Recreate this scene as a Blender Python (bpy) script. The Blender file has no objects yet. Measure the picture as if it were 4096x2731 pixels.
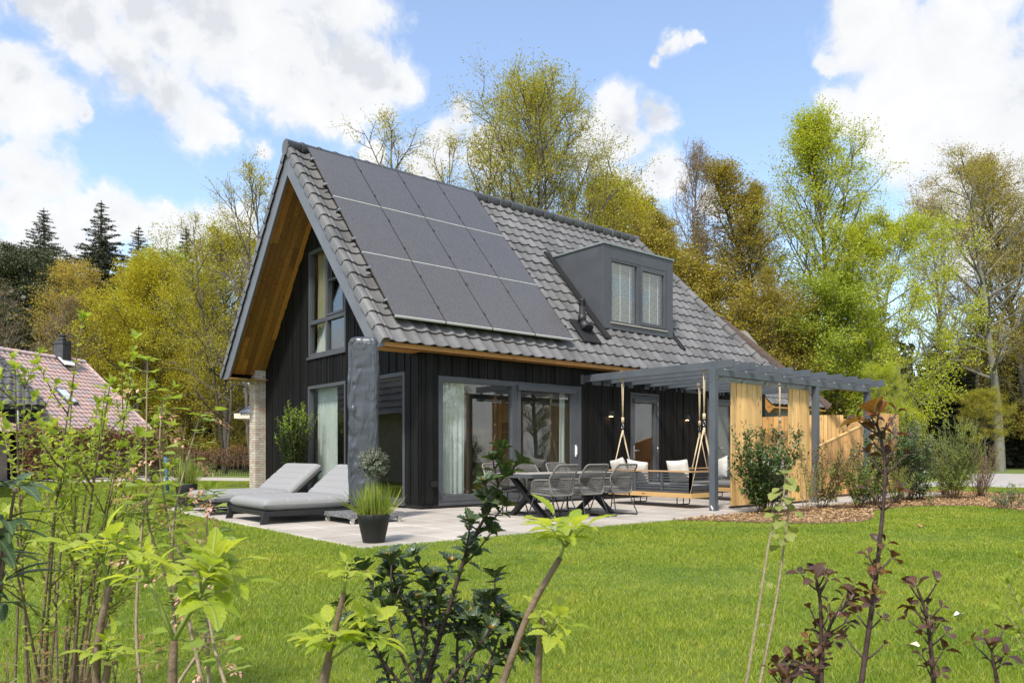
import bpy, math, random
import numpy as np
from mathutils import Vector, Matrix
random.seed(7); rng = np.random.default_rng(7)
SC = bpy.context.scene; COL = SC.collection
R = math.radians; PI = math.pi
# ------------------------------------------------------------------ frame of reference
# x runs along the long wall of the house, y along its gable, z up; origin = house corner on the paving
FPX = 3019.0; CX = 2048.0; HY = 1813.0
TH = R(39.9); CAM = Vector((-7.7685, -11.951, 1.05))
FW = Vector((math.sin(TH), math.cos(TH), 0)); RT = Vector((math.cos(TH), -math.sin(TH), 0)); UP = Vector((0, 0, 1))
def far(px, d, z=0.0):                       # ground place seen in direction px at depth d
    p = CAM + FW*d + RT*((px-CX)/FPX*d); p.z = z; return p
def at(px, py, d):                           # place in space at depth d
    return CAM + FW*d + RT*((px-CX)/FPX*d) + UP*((HY-py)/FPX*d)
def hgt(py, d): return 1.05 + (HY-py)/FPX*d
# ------------------------------------------------------------------ objects
OFF = {}
def tag(o, label=None, cat=None, group=None, kind=None):
    if label: o['label'] = label
    if cat: o['category'] = cat
    if group: o['group'] = group
    if kind: o['kind'] = kind
    return o
def thing(name, label, cat, loc=(0, 0, 0), rz=0.0, group=None):
    o = bpy.data.objects.new(name, None); COL.objects.link(o)
    o.empty_display_size = 0.2
    o.location = loc; o.rotation_euler = (0, 0, rz)
    OFF[o.name] = Vector(loc)
    return tag(o, label, cat, group)
def copy_tree(o, parent=None):
    c = o.copy(); COL.objects.link(c)
    if parent: c.parent = parent
    for ch in o.children: copy_tree(ch, c)
    return c
class MB:
    """collects shapes and links them as ONE mesh object"""
    def __init__(s): s.v = []; s.f = []; s.sm = []
    def add(s, vs, fs, smooth=False):
        b = len(s.v); s.v.extend([tuple(x) for x in vs])
        for f in fs: s.f.append(tuple(b+i for i in f)); s.sm.append(smooth)
    def box(s, a, b, T=None):
        x0, y0, z0 = a; x1, y1, z1 = b
        vs = [(x0,y0,z0),(x1,y0,z0),(x1,y1,z0),(x0,y1,z0),(x0,y0,z1),(x1,y0,z1),(x1,y1,z1),(x0,y1,z1)]
        if T: vs = [T(*q) for q in vs]
        s.add(vs, [(0,3,2,1),(4,5,6,7),(0,1,5,4),(1,2,6,5),(2,3,7,6),(3,0,4,7)])
    def bar(s, p, q, w, h, up=(0,0,1)):
        p = Vector(p); q = Vector(q); d = (q-p).normalized(); u = Vector(up)
        sd = d.cross(u)
        if sd.length < 1e-4: sd = d.cross(Vector((0,1,0)))
        sd.normalize(); u = sd.cross(d).normalized()
        a = sd*w/2; b = u*h/2
        vs = [p-a-b, p+a-b, p+a+b, p-a+b, q-a-b, q+a-b, q+a+b, q-a+b]
        s.add(vs, [(0,3,2,1),(4,5,6,7),(0,1,5,4),(1,2,6,5),(2,3,7,6),(3,0,4,7)])
    def prism(s, poly, d):                    # poly: 3D points, extruded by d
        n = len(poly); d = Vector(d); P = [Vector(p) for p in poly]
        s.add(P+[p+d for p in P], [tuple(range(n)), tuple(range(2*n-1, n-1, -1))] + [(i, n+i, n+(i+1) % n, (i+1) % n) for i in range(n)])
    def tube(s, pts, r, n=6, closed=False, cap=True):
        P = [Vector(p) for p in pts]; m = len(P)
        rr = r if hasattr(r, '__len__') else [r]*m
        base = len(s.v); prev = None
        for i in range(m):
            if closed: d = P[(i+1) % m]-P[i-1]
            else: d = P[min(i+1, m-1)]-P[max(i-1, 0)]
            if d.length < 1e-9: d = Vector((0,0,1))
            d.normalize()
            if prev is None:
                a = d.cross(Vector((0,0,1)))
                if a.length < 0.1: a = d.cross(Vector((1,0,0)))
            else: a = prev - d*prev.dot(d)
            a.normalize(); prev = a; b = d.cross(a)
            for k in range(n):
                t = 2*PI*k/n; s.v.append(tuple(P[i] + (a*math.cos(t)+b*math.sin(t))*rr[i]))
        for i in range(m if closed else m-1):
            j = (i+1) % m
            for k in range(n):
                k2 = (k+1) % n
                s.f.append((base+i*n+k, base+i*n+k2, base+j*n+k2, base+j*n+k)); s.sm.append(True)
        if cap and not closed and n > 2:
            s.f.append(tuple(base+k for k in range(n-1, -1, -1))); s.sm.append(False)
            s.f.append(tuple(base+(m-1)*n+k for k in range(n))); s.sm.append(False)
    def lathe(s, prof, c=(0,0,0), n=24):      # prof: (r,z)
        base = len(s.v); c = Vector(c)
        for r, z in prof:
            for k in range(n): t = 2*PI*k/n; s.v.append((c.x+r*math.cos(t), c.y+r*math.sin(t), c.z+z))
        for i in range(len(prof)-1):
            for k in range(n):
                k2 = (k+1) % n
                s.f.append((base+i*n+k, base+i*n+k2, base+(i+1)*n+k2, base+(i+1)*n+k)); s.sm.append(True)
    def grid(s, fn, nu, nv, smooth=True):
        base = len(s.v)
        for i in range(nu+1):
            for j in range(nv+1): s.v.append(tuple(fn(i/nu, j/nv)))
        for i in range(nu):
            for j in range(nv):
                a = base+i*(nv+1)+j; s.f.append((a, a+nv+1, a+nv+2, a+1)); s.sm.append(smooth)
    def build(s, name, m, parent=None, bevel=0.0, local=False, loc=None, **tags):
        me = bpy.data.meshes.new(name)
        o = bpy.data.objects.new(name, me); COL.objects.link(o)
        off = Vector((0,0,0))
        if parent is not None:
            o.parent = parent
            if not local: off = OFF.get(parent.name, off)
            OFF[o.name] = OFF.get(parent.name, Vector((0,0,0))).copy()
        elif loc is not None:
            off = Vector(loc); o.location = off; OFF[o.name] = off
        vs = s.v if off.length == 0 else [(a-off.x, b-off.y, c-off.z) for a, b, c in s.v]
        me.from_pydata(vs, [], s.f)
        me.polygons.foreach_set('use_smooth', s.sm)
        me.update()
        me.materials.append(m)
        if bevel:
            md = o.modifiers.new('bevel', 'BEVEL'); md.width = bevel; md.segments = 2; md.limit_method = 'ANGLE'; md.angle_limit = R(40)
        return tag(o, **tags) if tags else o
def npmesh(name, m, V, F, parent=None, off=None, smooth=False):
    """V (n,3) world, F (k,4) or (k,3)"""
    me = bpy.data.meshes.new(name); V = np.asarray(V, dtype=np.float32); F = np.asarray(F, dtype=np.int32)
    if off is not None: V = V - np.array(off, dtype=np.float32)
    k = F.shape[1]
    me.vertices.add(len(V)); me.vertices.foreach_set('co', V.ravel())
    me.loops.add(F.size); me.loops.foreach_set('vertex_index', F.ravel())
    me.polygons.add(len(F)); me.polygons.foreach_set('loop_start', np.arange(0, F.size, k, dtype=np.int32))
    me.polygons.foreach_set('loop_total', np.full(len(F), k, dtype=np.int32))
    if smooth: me.polygons.foreach_set('use_smooth', np.ones(len(F), dtype=bool))
    me.update(calc_edges=True); me.validate()
    o = bpy.data.objects.new(name, me); COL.objects.link(o); me.materials.append(m)
    if parent is not None: o.parent = parent
    elif off is not None: o.location = off
    return o
# ------------------------------------------------------------------ materials
def ramp(nt, fac, stops):
    n = nt.nodes.new('ShaderNodeValToRGB'); e = n.color_ramp.elements
    while len(e) < len(stops): e.new(0.5)
    for i, (p, c) in enumerate(stops): e[i].position = p; e[i].color = (c[0], c[1], c[2], 1)
    nt.links.new(fac, n.inputs[0]); return n.outputs[0]
def mixc(nt, fac, a, b, mode='MIX'):
    n = nt.nodes.new('ShaderNodeMix'); n.data_type = 'RGBA'; n.blend_type = mode
    for sock, val in ((n.inputs[0], fac), (n.inputs[6], a), (n.inputs[7], b)):
        if hasattr(val, 'is_linked'): nt.links.new(val, sock)
        elif isinstance(val, (int, float)): sock.default_value = val
        else: sock.default_value = (val[0], val[1], val[2], 1)
    return n.outputs[2]
def noise(nt, vec, scale, detail=4, rough=.6, dist=0):
    n = nt.nodes.new('ShaderNodeTexNoise'); n.inputs['Scale'].default_value = scale
    n.inputs['Detail'].default_value = detail; n.inputs['Roughness'].default_value = rough; n.inputs['Distortion'].default_value = dist
    if vec is not None: nt.links.new(vec, n.inputs['Vector'])
    return n.outputs[0]
def mapping(nt, scale=(1,1,1), coord='Object'):
    tc = nt.nodes.new('ShaderNodeTexCoord'); mp = nt.nodes.new('ShaderNodeMapping')
    mp.inputs['Scale'].default_value = scale; nt.links.new(tc.outputs[coord], mp.inputs['Vector']); return mp.outputs[0]
def math_(nt, op, a, b=None, clamp=False):
    n = nt.nodes.new('ShaderNodeMath'); n.operation = op; n.use_clamp = clamp
    for i, v in enumerate((a, b)):
        if v is None: continue
        if hasattr(v, 'is_linked'): nt.links.new(v, n.inputs[i])
        else: n.inputs[i].default_value = v
    return n.outputs[0]
def pm(name, c1, c2=None, scale=6, rough=.6, bump=0.0, bscale=None, island=0.0, ic=None, metal=0.0, spec=.5, stretch=(1,1,1), transl=0.0, tc=None, detail=5, emit=None, lo=.35, hi=.65, rvar=.0):
    m = bpy.data.materials.new(name); m.use_nodes = True; nt = m.node_tree
    b = nt.nodes['Principled BSDF']; out = nt.nodes['Material Output']
    vec = mapping(nt, stretch)
    f = noise(nt, vec, scale, detail)
    c2 = c2 or tuple(x*.8 for x in c1)
    col = ramp(nt, f, [(lo, c1), (hi, c2)])
    if island > 0:
        g = nt.nodes.new('ShaderNodeNewGeometry')
        if ic is None:
            k = ramp(nt, g.outputs['Random Per Island'], [(0, (1-island,)*3), (1, (1+island,)*3)])
            col = mixc(nt, 1.0, col, k, 'MULTIPLY')
        else:
            k = ramp(nt, g.outputs['Random Per Island'], [(i/(len(ic)-1), c) for i, c in enumerate(ic)])
            col = mixc(nt, island, col, k)
    nt.links.new(col, b.inputs['Base Color'])
    b.inputs['Roughness'].default_value = rough; b.inputs['Metallic'].default_value = metal
    b.inputs['Specular IOR Level'].default_value = spec
    if rvar:
        rr = nt.nodes.new('ShaderNodeMapRange'); nt.links.new(f, rr.inputs[0]); rr.inputs[3].default_value = max(0, rough-rvar); rr.inputs[4].default_value = rough+rvar
        nt.links.new(rr.outputs[0], b.inputs['Roughness'])
    if bump:
        bn = nt.nodes.new('ShaderNodeBump'); bn.inputs['Strength'].default_value = bump; bn.inputs['Distance'].default_value = .02
        f2 = f if bscale is None else noise(nt, vec, bscale, 6)
        nt.links.new(f2, bn.inputs['Height']); nt.links.new(bn.outputs[0], b.inputs['Normal'])
    if emit:
        b.inputs['Emission Color'].default_value = (*emit[0], 1); b.inputs['Emission Strength'].default_value = emit[1]
    if transl:
        tr = nt.nodes.new('ShaderNodeBsdfTranslucent'); mx = nt.nodes.new('ShaderNodeMixShader'); mx.inputs[0].default_value = transl
        if tc: nt.links.new(mixc(nt, 1.0, col, tc, 'MULTIPLY'), tr.inputs['Color'])
        else: nt.links.new(col, tr.inputs['Color'])
        nt.links.new(b.outputs[0], mx.inputs[1]); nt.links.new(tr.outputs[0], mx.inputs[2]); nt.links.new(mx.outputs[0], out.inputs['Surface'])
    return m
def glass_mat(name, tint=(.95,.97,.955), ior=.115, rough=0.0, frost=None):
    m = bpy.data.materials.new(name); m.use_nodes = True; nt = m.node_tree; nt.nodes.remove(nt.nodes['Principled BSDF'])
    out = nt.nodes['Material Output']
    t = nt.nodes.new('ShaderNodeBsdfTransparent'); t.inputs[0].default_value = (*tint, 1)
    g = nt.nodes.new('ShaderNodeBsdfGlossy'); g.inputs['Roughness'].default_value = rough
    lw = nt.nodes.new('ShaderNodeLayerWeight'); lw.inputs[0].default_value = .5
    fac = math_(nt, 'ADD', math_(nt, 'MULTIPLY', math_(nt, 'POWER', lw.outputs['Facing'], 5.0), 1-ior), ior)
    mx = nt.nodes.new('ShaderNodeMixShader')
    nt.links.new(fac, mx.inputs[0])
    if frost:
        d = nt.nodes.new('ShaderNodeBsdfDiffuse'); d.inputs[0].default_value = (*frost, 1)
        m2 = nt.nodes.new('ShaderNodeMixShader'); m2.inputs[0].default_value = .85
        nt.links.new(t.outputs[0], m2.inputs[1]); nt.links.new(d.outputs[0], m2.inputs[2]); nt.links.new(m2.outputs[0], mx.inputs[1])
    else: nt.links.new(t.outputs[0], mx.inputs[1])
    nt.links.new(g.outputs[0], mx.inputs[2]); nt.links.new(mx.outputs[0], out.inputs['Surface'])
    return m
def wood(name, ca, cb, knots=True, rough=.6, grain='z', island=.18, kc=(.22,.1,.03)):
    m = bpy.data.materials.new(name); m.use_nodes = True; nt = m.node_tree; b = nt.nodes['Principled BSDF']
    st = {'z': (14,14,.9), 'x': (.9,14,14), 'y': (14,.9,14)}[grain]
    g = nt.nodes.new('ShaderNodeNewGeometry')
    tc = nt.nodes.new('ShaderNodeTexCoord')
    sh = nt.nodes.new('ShaderNodeVectorMath'); sh.operation = 'ADD'
    cb_ = nt.nodes.new('ShaderNodeCombineXYZ'); off = math_(nt, 'MULTIPLY', g.outputs['Random Per Island'], 37.0)
    for i in range(3): nt.links.new(off, cb_.inputs[i])
    nt.links.new(tc.outputs['Object'], sh.inputs[0]); nt.links.new(cb_.outputs[0], sh.inputs[1])
    mp = nt.nodes.new('ShaderNodeMapping'); mp.inputs['Scale'].default_value = st; nt.links.new(sh.outputs[0], mp.inputs[0])
    f = noise(nt, mp.outputs[0], 1.6, 6, .6, .6)
    col = ramp(nt, f, [(.3, ca), (.7, cb)])
    if knots:
        mp2 = nt.nodes.new('ShaderNodeMapping'); mp2.inputs['Scale'].default_value = {'z': (9,9,3.2), 'x': (3.2,9,9), 'y': (9,3.2,9)}[grain]
        nt.links.new(sh.outputs[0], mp2.inputs[0])
        vo = nt.nodes.new('ShaderNodeTexVoronoi'); vo.inputs['Scale'].default_value = 1.0; nt.links.new(mp2.outputs[0], vo.inputs['Vector'])
        k = ramp(nt, vo.outputs['Distance'], [(.09, (1,1,1)), (.2, (0,0,0))])
        col = mixc(nt, k, col, kc)
    isl = ramp(nt, g.outputs['Random Per Island'], [(0, (1-island,)*3), (1, (1+island,)*3)])
    col = mixc(nt, 1.0, col, isl, 'MULTIPLY')
    nt.links.new(col, b.inputs['Base Color']); b.inputs['Roughness'].default_value = rough
    bn = nt.nodes.new('ShaderNodeBump'); bn.inputs['Strength'].default_value = .25; bn.inputs['Distance'].default_value = .01
    nt.links.new(f, bn.inputs['Height']); nt.links.new(bn.outputs[0], b.inputs['Normal'])
    return m
M = {}
M['clad'] = pm('black_cladding', (.0035,.0035,.0035), (.011,.0107,.0103), 1.2, .65, .5, 6, island=.55, stretch=(9,9,.8), spec=.22, lo=.3, hi=.75)
M['dark'] = pm('dark_backing', (.006,.006,.006), (.01,.01,.01), 3, .8)
M['anth'] = pm('anthracite_metal', (.066,.07,.078), (.08,.084,.093), 3, .42, rvar=.06)
M['anth_l'] = pm('grey_fascia', (.135,.14,.155), (.16,.165,.18), 2, .45, rvar=.05)
M['perg'] = pm('pergola_grey', (.075,.087,.1), (.1,.112,.126), 2.2, .5, .12, 30, rvar=.08)
M['blackm'] = pm('black_metal', (.012,.012,.013), (.018,.018,.02), 8, .5)
M['pot'] = pm('black_plastic', (.012,.012,.012), (.017,.017,.016), 8, .6)
M['tile'] = pm('roof_tile', (.112,.108,.105), (.165,.159,.154), 1.7, .5, .15, 40, island=.2, spec=.5, rvar=.08)
M['tile_d'] = pm('dark_roof_tile', (.05,.05,.053), (.075,.075,.078), 4, .5, .1, 30, island=.15)
M['tile_r'] = pm('red_roof_tile', (.42,.28,.25), (.48,.33,.3), 3, .6, .1, island=.85, ic=[(.46,.29,.25),(.52,.35,.31),(.36,.31,.31),(.56,.38,.34),(.31,.28,.3)])
M['tile_b'] = pm('brown_thatch', (.06,.04,.03), (.1,.07,.055), 9, .9, .8, 30)
def solar_mat():
    m = bpy.data.materials.new('solar_glass'); m.use_nodes = True; nt = m.node_tree; b = nt.nodes['Principled BSDF']
    v = mapping(nt, (5,1.3,1.3)); f = noise(nt, v, 9, 9, .78, .8)
    v2 = mapping(nt, (1,1,1)); f2 = noise(nt, v2, 1.6, 3)
    col = ramp(nt, f, [(.36, (.062,.055,.05)), (.54, (.076,.068,.062)), (.68, (.115,.105,.098))])
    col = mixc(nt, math_(nt, 'MULTIPLY', f2, .45), col, (.11,.1,.09))
    nt.links.new(col, b.inputs['Base Color']); rr = ramp(nt, f, [(.4, (.16,)*3), (.62, (.42,)*3)])
    nt.links.new(rr, b.inputs['Roughness']); b.inputs['Specular IOR Level'].default_value = .75
    b.inputs['IOR'].default_value = 1.6
    return m
M['solar'] = solar_mat()
M['soffit'] = wood('soffit_larch', (.28,.115,.02), (.46,.21,.04), True, .55, 'z', .5, (.1,.035,.01))
M['soffit_h'] = wood('eave_larch', (.36,.16,.035), (.48,.24,.06), True, .55, 'x', .15, (.12,.045,.012))
M['pine'] = wood('screen_pine', (.64,.37,.12), (.82,.54,.23), True, .55, 'z', .24, (.26,.11,.03))
M['pine_r'] = wood('fence_larch', (.54,.28,.085), (.72,.43,.16), True, .6, 'z', .26, (.3,.13,.04))
M['rail'] = wood('oiled_rail', (.42,.25,.12), (.52,.33,.17), False, .55, 'y', .08)
M['plank'] = wood('swing_plank', (.52,.32,.12), (.62,.4,.17), True, .55, 'y', .1)
M['tablewood'] = wood('grey_table_wood', (.27,.24,.21), (.36,.32,.28), False, .7, 'x', .15)
M['cab'] = wood('cabinet_oak', (.30,.15,.06), (.38,.2,.08), False, .5, 'z', .1)
M['glass'] = glass_mat('window_glass')
M['frost'] = glass_mat('frosted_glass', frost=(.2,.215,.2), ior=.04)
M['curtain'] = pm('sheer_curtain', (.80,.86,.81), (.85,.9,.86), 3, .8, transl=.3)
M['curtain_d'] = pm('cream_curtain', (.48,.45,.3), (.56,.52,.36), 3, .8, transl=.4)
M['white'] = pm('white_plastic', (.72,.72,.7), (.78,.78,.76), 4, .4)
M['cream'] = pm('cream_board', (.66,.6,.48), (.72,.66,.54), 4, .5)
M['steel'] = pm('brushed_steel', (.5,.5,.5), (.6,.6,.6), 12, .3, metal=.9)
M['galv'] = pm('galvanised_rail', (.26,.3,.28), (.36,.4,.38), 10, .45, metal=.5)
M['rubber'] = pm('black_rubber', (.01,.01,.01), (.014,.014,.014), 8, .7)
M['rope'] = pm('natural_rope', (.55,.43,.27), (.68,.55,.36), 60, .9, .5, 120)
M['cord'] = pm('grey_cord', (.155,.145,.13), (.21,.198,.18), 40, .85, .3)
M['fabric'] = pm('grey_fabric', (.26,.258,.255), (.31,.307,.304), 120, .9, .35, 400, spec=.2)
M['fabric_d'] = pm('dark_grey_fabric', (.13,.13,.128), (.18,.18,.175), 90, .95, .3, 300, spec=.2)
M['pillow'] = pm('pale_pillow', (.56,.53,.48), (.64,.61,.56), 3, .95, .25, 20, spec=.2)
M['granite'] = pm('granite_slab', (.05,.05,.05), (.3,.3,.3), 60, .45, .2, lo=.42, hi=.6)
M['soil'] = pm('potting_soil', (.03,.02,.014), (.06,.04,.025), 40, .95, .8)
M['inwall'] = pm('interior_wall', (.2,.19,.165), (.24,.23,.2), 2, .8)
M['infloor'] = pm('interior_floor', (.2,.17,.13), (.26,.22,.17), 3, .5)
M['lamp'] = pm('lit_bulb', (1,.8,.5), (1,.8,.5), 1, .5, emit=((1,.62,.25), 14))
M['stem'] = pm('brown_stem', (.13,.085,.05), (.2,.14,.09), 30, .8, .5)
M['stem_p'] = pm('pale_stem', (.26,.2,.13), (.36,.28,.18), 25, .8, .5)
M['stem_d'] = pm('dark_purple_stem', (.04,.02,.018), (.075,.04,.035), 25, .65, .4)
M['bark'] = pm('tree_bark', (.075,.06,.045), (.13,.11,.085), 3, .9, .8, 12, stretch=(3,3,.6))
M['bark_g'] = pm('grey_green_bark', (.15,.14,.105), (.22,.21,.165), 2, .85, .6, 10, stretch=(3,3,.6))
M['twig'] = pm('bare_twig', (.16,.12,.085), (.23,.18,.13), 3, .9)
def leafmat(name, cols, transl=.35, rough=.5, spec=.4, tc=(1.25,1.2,.7), veins=0.0, nv=7):
    c = cols[0]; m = pm(name, c, cols[-1], 3, rough, island=.9, ic=cols, transl=transl, spec=spec, tc=tc)
    if veins:                                         # midrib and side veins from the leaf's own coordinates
        nt = m.node_tree; b = nt.nodes['Principled BSDF']; at_ = nt.nodes.new('ShaderNodeAttribute'); at_.attribute_name = 'leafco'; sp = nt.nodes.new('ShaderNodeSeparateXYZ'); nt.links.new(at_.outputs['Vector'], sp.inputs[0])
        ay = math_(nt, 'ABSOLUTE', sp.outputs[1]); rib = ramp(nt, ay, [(.012,(1,1,1)),(.035,(0,0,0))])
        w = math_(nt, 'SINE', math_(nt, 'MULTIPLY', math_(nt, 'SUBTRACT', sp.outputs[0], math_(nt, 'MULTIPLY', ay, .9)), 6.283*nv)); sv = ramp(nt, w, [(.72,(0,0,0)),(.97,(.55,)*3)])
        f = math_(nt, 'MAXIMUM', rib, sv); tx = noise(nt, at_.outputs['Vector'], 9, 4)
        for l in list(b.inputs['Base Color'].links): src = l.from_socket
        col = mixc(nt, math_(nt, 'MULTIPLY', f, veins), src, mixc(nt, .5, src, (.55,.6,.3)))
        col = mixc(nt, 1.0, col, ramp(nt, tx, [(.3,(.82,.84,.8)),(.7,(1.12,1.1,1.08))]), 'MULTIPLY')
        nt.links.new(col, b.inputs['Base Color'])
        tr = [x for x in nt.nodes if x.type == 'BSDF_TRANSLUCENT']
        if tr: nt.links.new(mixc(nt, 1.0, mixc(nt, math_(nt, 'MULTIPLY', f, .5), col, mixc(nt, .5, col, (.1,.14,.02))), tc, 'MULTIPLY'), tr[0].inputs[0])
        bn = nt.nodes.new('ShaderNodeBump'); bn.inputs['Strength'].default_value = .5; bn.inputs['Distance'].default_value = .002; bn.invert = True; nt.links.new(f, bn.inputs['Height']); nt.links.new(bn.outputs[0], b.inputs['Normal'])
    return m
def brick_mat():
    m = bpy.data.materials.new('pale_brick'); m.use_nodes = True; nt = m.node_tree; b = nt.nodes['Principled BSDF']
    g = nt.nodes.new('ShaderNodeNewGeometry')
    c = ramp(nt, g.outputs['Random Per Island'], [(0,(.52,.43,.32)),(.2,(.62,.55,.45)),(.4,(.40,.31,.22)),(.6,(.66,.6,.52)),(.8,(.45,.27,.16)),(1,(.56,.49,.4))])
    v = mapping(nt, (4,4,12)); f = noise(nt, v, 4, 6, .7)
    k = ramp(nt, f, [(.4,(0,0,0)),(.65,(1,1,1))])
    c = mixc(nt, math_(nt,'MULTIPLY',k,.5), c, (.72,.68,.62)); f2 = noise(nt, mapping(nt,(3,3,9)), 6, 6, .7)
    c = mixc(nt, ramp(nt, f2, [(.58,(0,0,0)),(.7,(.75,.75,.75))]), c, (.12,.1,.09))
    nt.links.new(c, b.inputs['Base Color']); b.inputs['Roughness'].default_value = .85
    bn = nt.nodes.new('ShaderNodeBump'); bn.inputs['Strength'].default_value = .6; bn.inputs['Distance'].default_value = .01; nt.links.new(f, bn.inputs['Height']); nt.links.new(bn.outputs[0], b.inputs['Normal'])
    return m
M['brick'] = brick_mat()
M['mortar'] = pm('mortar', (.2,.175,.145), (.26,.23,.19), 20, .9)
# ================================================================== THE HOUSE
SL = 1.145; YE = -.33; ZE = 3.02; YR = 3.75; ZR = ZE+(YR-YE)*SL          # roof pitch, eave, ridge
def zt(y): return ZE + ((y if y <= YR else 2*YR-y)-YE)*SL                  # tile plane over the house
XV = -1.0                                                                  # gable verge
def xhip(y): return 10.35 + (YR-(y if y <= YR else 2*YR-y))*.41
Gt = lambda u, v, d: (-d, u, v)
Lt = lambda u, v, d: (u, -d, v)
Dt = lambda u, v, d: (u, .5-d, v)
house = thing('timber_house', 'black timber house with steep grey tiled roof, solar panels and grey dormer', 'house', (0, 0, 0))
def frame_rect(mb, T, u0, u1, v0, v1, w, d0, d1, wb=None, wt=None):
    wb = wb or w; wt = wt or w
    mb.box((u0,v0,d0), (u0+w,v1,d1), T); mb.box((u1-w,v0,d0), (u1,v1,d1), T)
    mb.box((u0+w,v0,d0), (u1-w,v0+wb,d1), T); mb.box((u0+w,v1-wt,d0), (u1-w,v1,d1), T)
OP_G = [(2.93,4.82,.1,2.63), (.53,2.4,.1,2.63), (2.93,4.79,3.3,5.78)]
OP_L = [(.38,4.23,.05,2.54), (5.87,6.91,.05,2.5), (8.88,10.0,.05,2.5)]
def intervals(u, v0, v1, ops):
    cuts = [(a, b) for (x0, x1, a, b) in ops if x0-1e-4 <= u <= x1+1e-4]
    cuts.sort(); out = []; z = v0
    for a, b in cuts:
        if a-z > .02: out.append((z, a))
        z = max(z, b)
    if v1-z > .02: out.append((z, v1))
    return out
def clad(mb, T, u0, u1, vb, top, ops, rnd):
    edges = sorted(set([u0, u1] + [x for o in ops for x in o[:2] if u0 < x < u1]))
    for a, b in zip(edges, edges[1:]):
        x = a
        while x < b-1e-4:
            w = rnd.choice([.042,.055,.07,.09,.11]); 
            if b-(x+w) < .045: w = b-x
            d = .022+rnd.choice([0,.004,.014,.018]); xa = x+.003; xb = x+w-.003; xm = x+w/2
            for z0, z1 in intervals(xm, vb, min(top(xa), top(xb)), ops):
                e = z1 >= min(top(xa), top(xb))-1e-6
                ta, tb = (top(xa), top(xb)) if e else (z1, z1)
                vs = [(xa,z0,0),(xb,z0,0),(xb,z0,d),(xa,z0,d),(xa,ta,0),(xb,tb,0),(xb,tb,d),(xa,ta,d)]
                mb.add([T(*q) for q in vs], [(0,3,2,1),(4,5,6,7),(0,1,5,4),(1,2,6,5),(2,3,7,6),(3,0,4,7)])
            x += w
rnd = random.Random(3)
gtop = lambda y: zt(y)-.36
mb = MB(); clad(mb, Gt, -.028, 7.352, .1, gtop, OP_G, rnd); mb.build('gable_cladding', M['clad'], house)
mb = MB(); clad(mb, Lt, -.002, 11.6, .1, lambda x: 2.96, OP_L, rnd); mb.build('front_cladding', M['clad'], house)
# solid wall behind the boards, pierced by the same openings
mb = MB()
def backing(T, u0, u1, vb, top, ops, d0, d1):
    edges = sorted(set([u0, u1] + [x for o in ops for x in o[:2]] + ([YR] if T is Gt else [])))
    for a, b in zip(edges, edges[1:]):
        for z0, z1 in intervals((a+b)/2, vb, min(top(a), top(b)), ops):
            e = z1 >= min(top(a), top(b))-1e-6; ta, tb = (top(a), top(b)) if e else (z1, z1)
            vs = [(a,z0,d0),(b,z0,d0),(b,z0,d1),(a,z0,d1),(a,ta,d0),(b,tb,d0),(b,tb,d1),(a,ta,d1)]
            mb.add([T(*q) for q in vs], [(0,3,2,1),(4,5,6,7),(0,1,5,4),(1,2,6,5),(2,3,7,6),(3,0,4,7)])
backing(Gt, .15, 7.4, 0, lambda y: zt(y)-.4, OP_G, -.15, -.003)
backing(Lt, .003, 11.7, 0, lambda x: 2.955, OP_L, -.149, -.004)
mb.box((.16,7.4,0), (11.7,7.55,2.9)); mb.box((11.55,.15,0), (11.7,7.4,2.9))
mb.build('backing_wall', M['dark'], house)
mb = MB(); mb.box((-.012,-.014,-.02), (-.004,7.3,.1)); mb.box((-.003,-.014,-.02), (11.65,-.006,.09)); mb.build('plinth', M['dark'], house)
# brick end wall that carries the far eave
bw = MB(); bw.box((-.306,7.364,-.03), (-.004,7.756,3.22)); bw.box((.0,7.56,0), (11.7,7.756,2.95))
core = bw.build('brick_wall', M['mortar'], house)
bb = MB(); rb = random.Random(5); z = 0.0; k = 0
while z < 3.16:
    zb = z+.005+rb.uniform(-.001,.001); zh = z+.055; j = lambda: rb.uniform(-.002,.003)
    A = [(0,.205),(.215,.31)] if k % 2 == 0 else [(.1+.01,.31)]            # face y=7.36, run from the corner inward
    B = [(.11,.2),(.21,.30),(.31,.4)] if k % 2 == 0 else [(0,.19),(.2,.3),(.31,.4)]
    for a, b in A: bb.box((-.31+a, 7.36-j(), zb), (-.31+b-.0005, 7.46, zh))
    for a, b in B: bb.box((-.31-j(), 7.36+a, zb), (-.215 if a > .05 or k % 2 else -.2, 7.36+b, zh))
    z += .0605; k += 1
bb.build('brick_courses', M['brick'], core)
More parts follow.
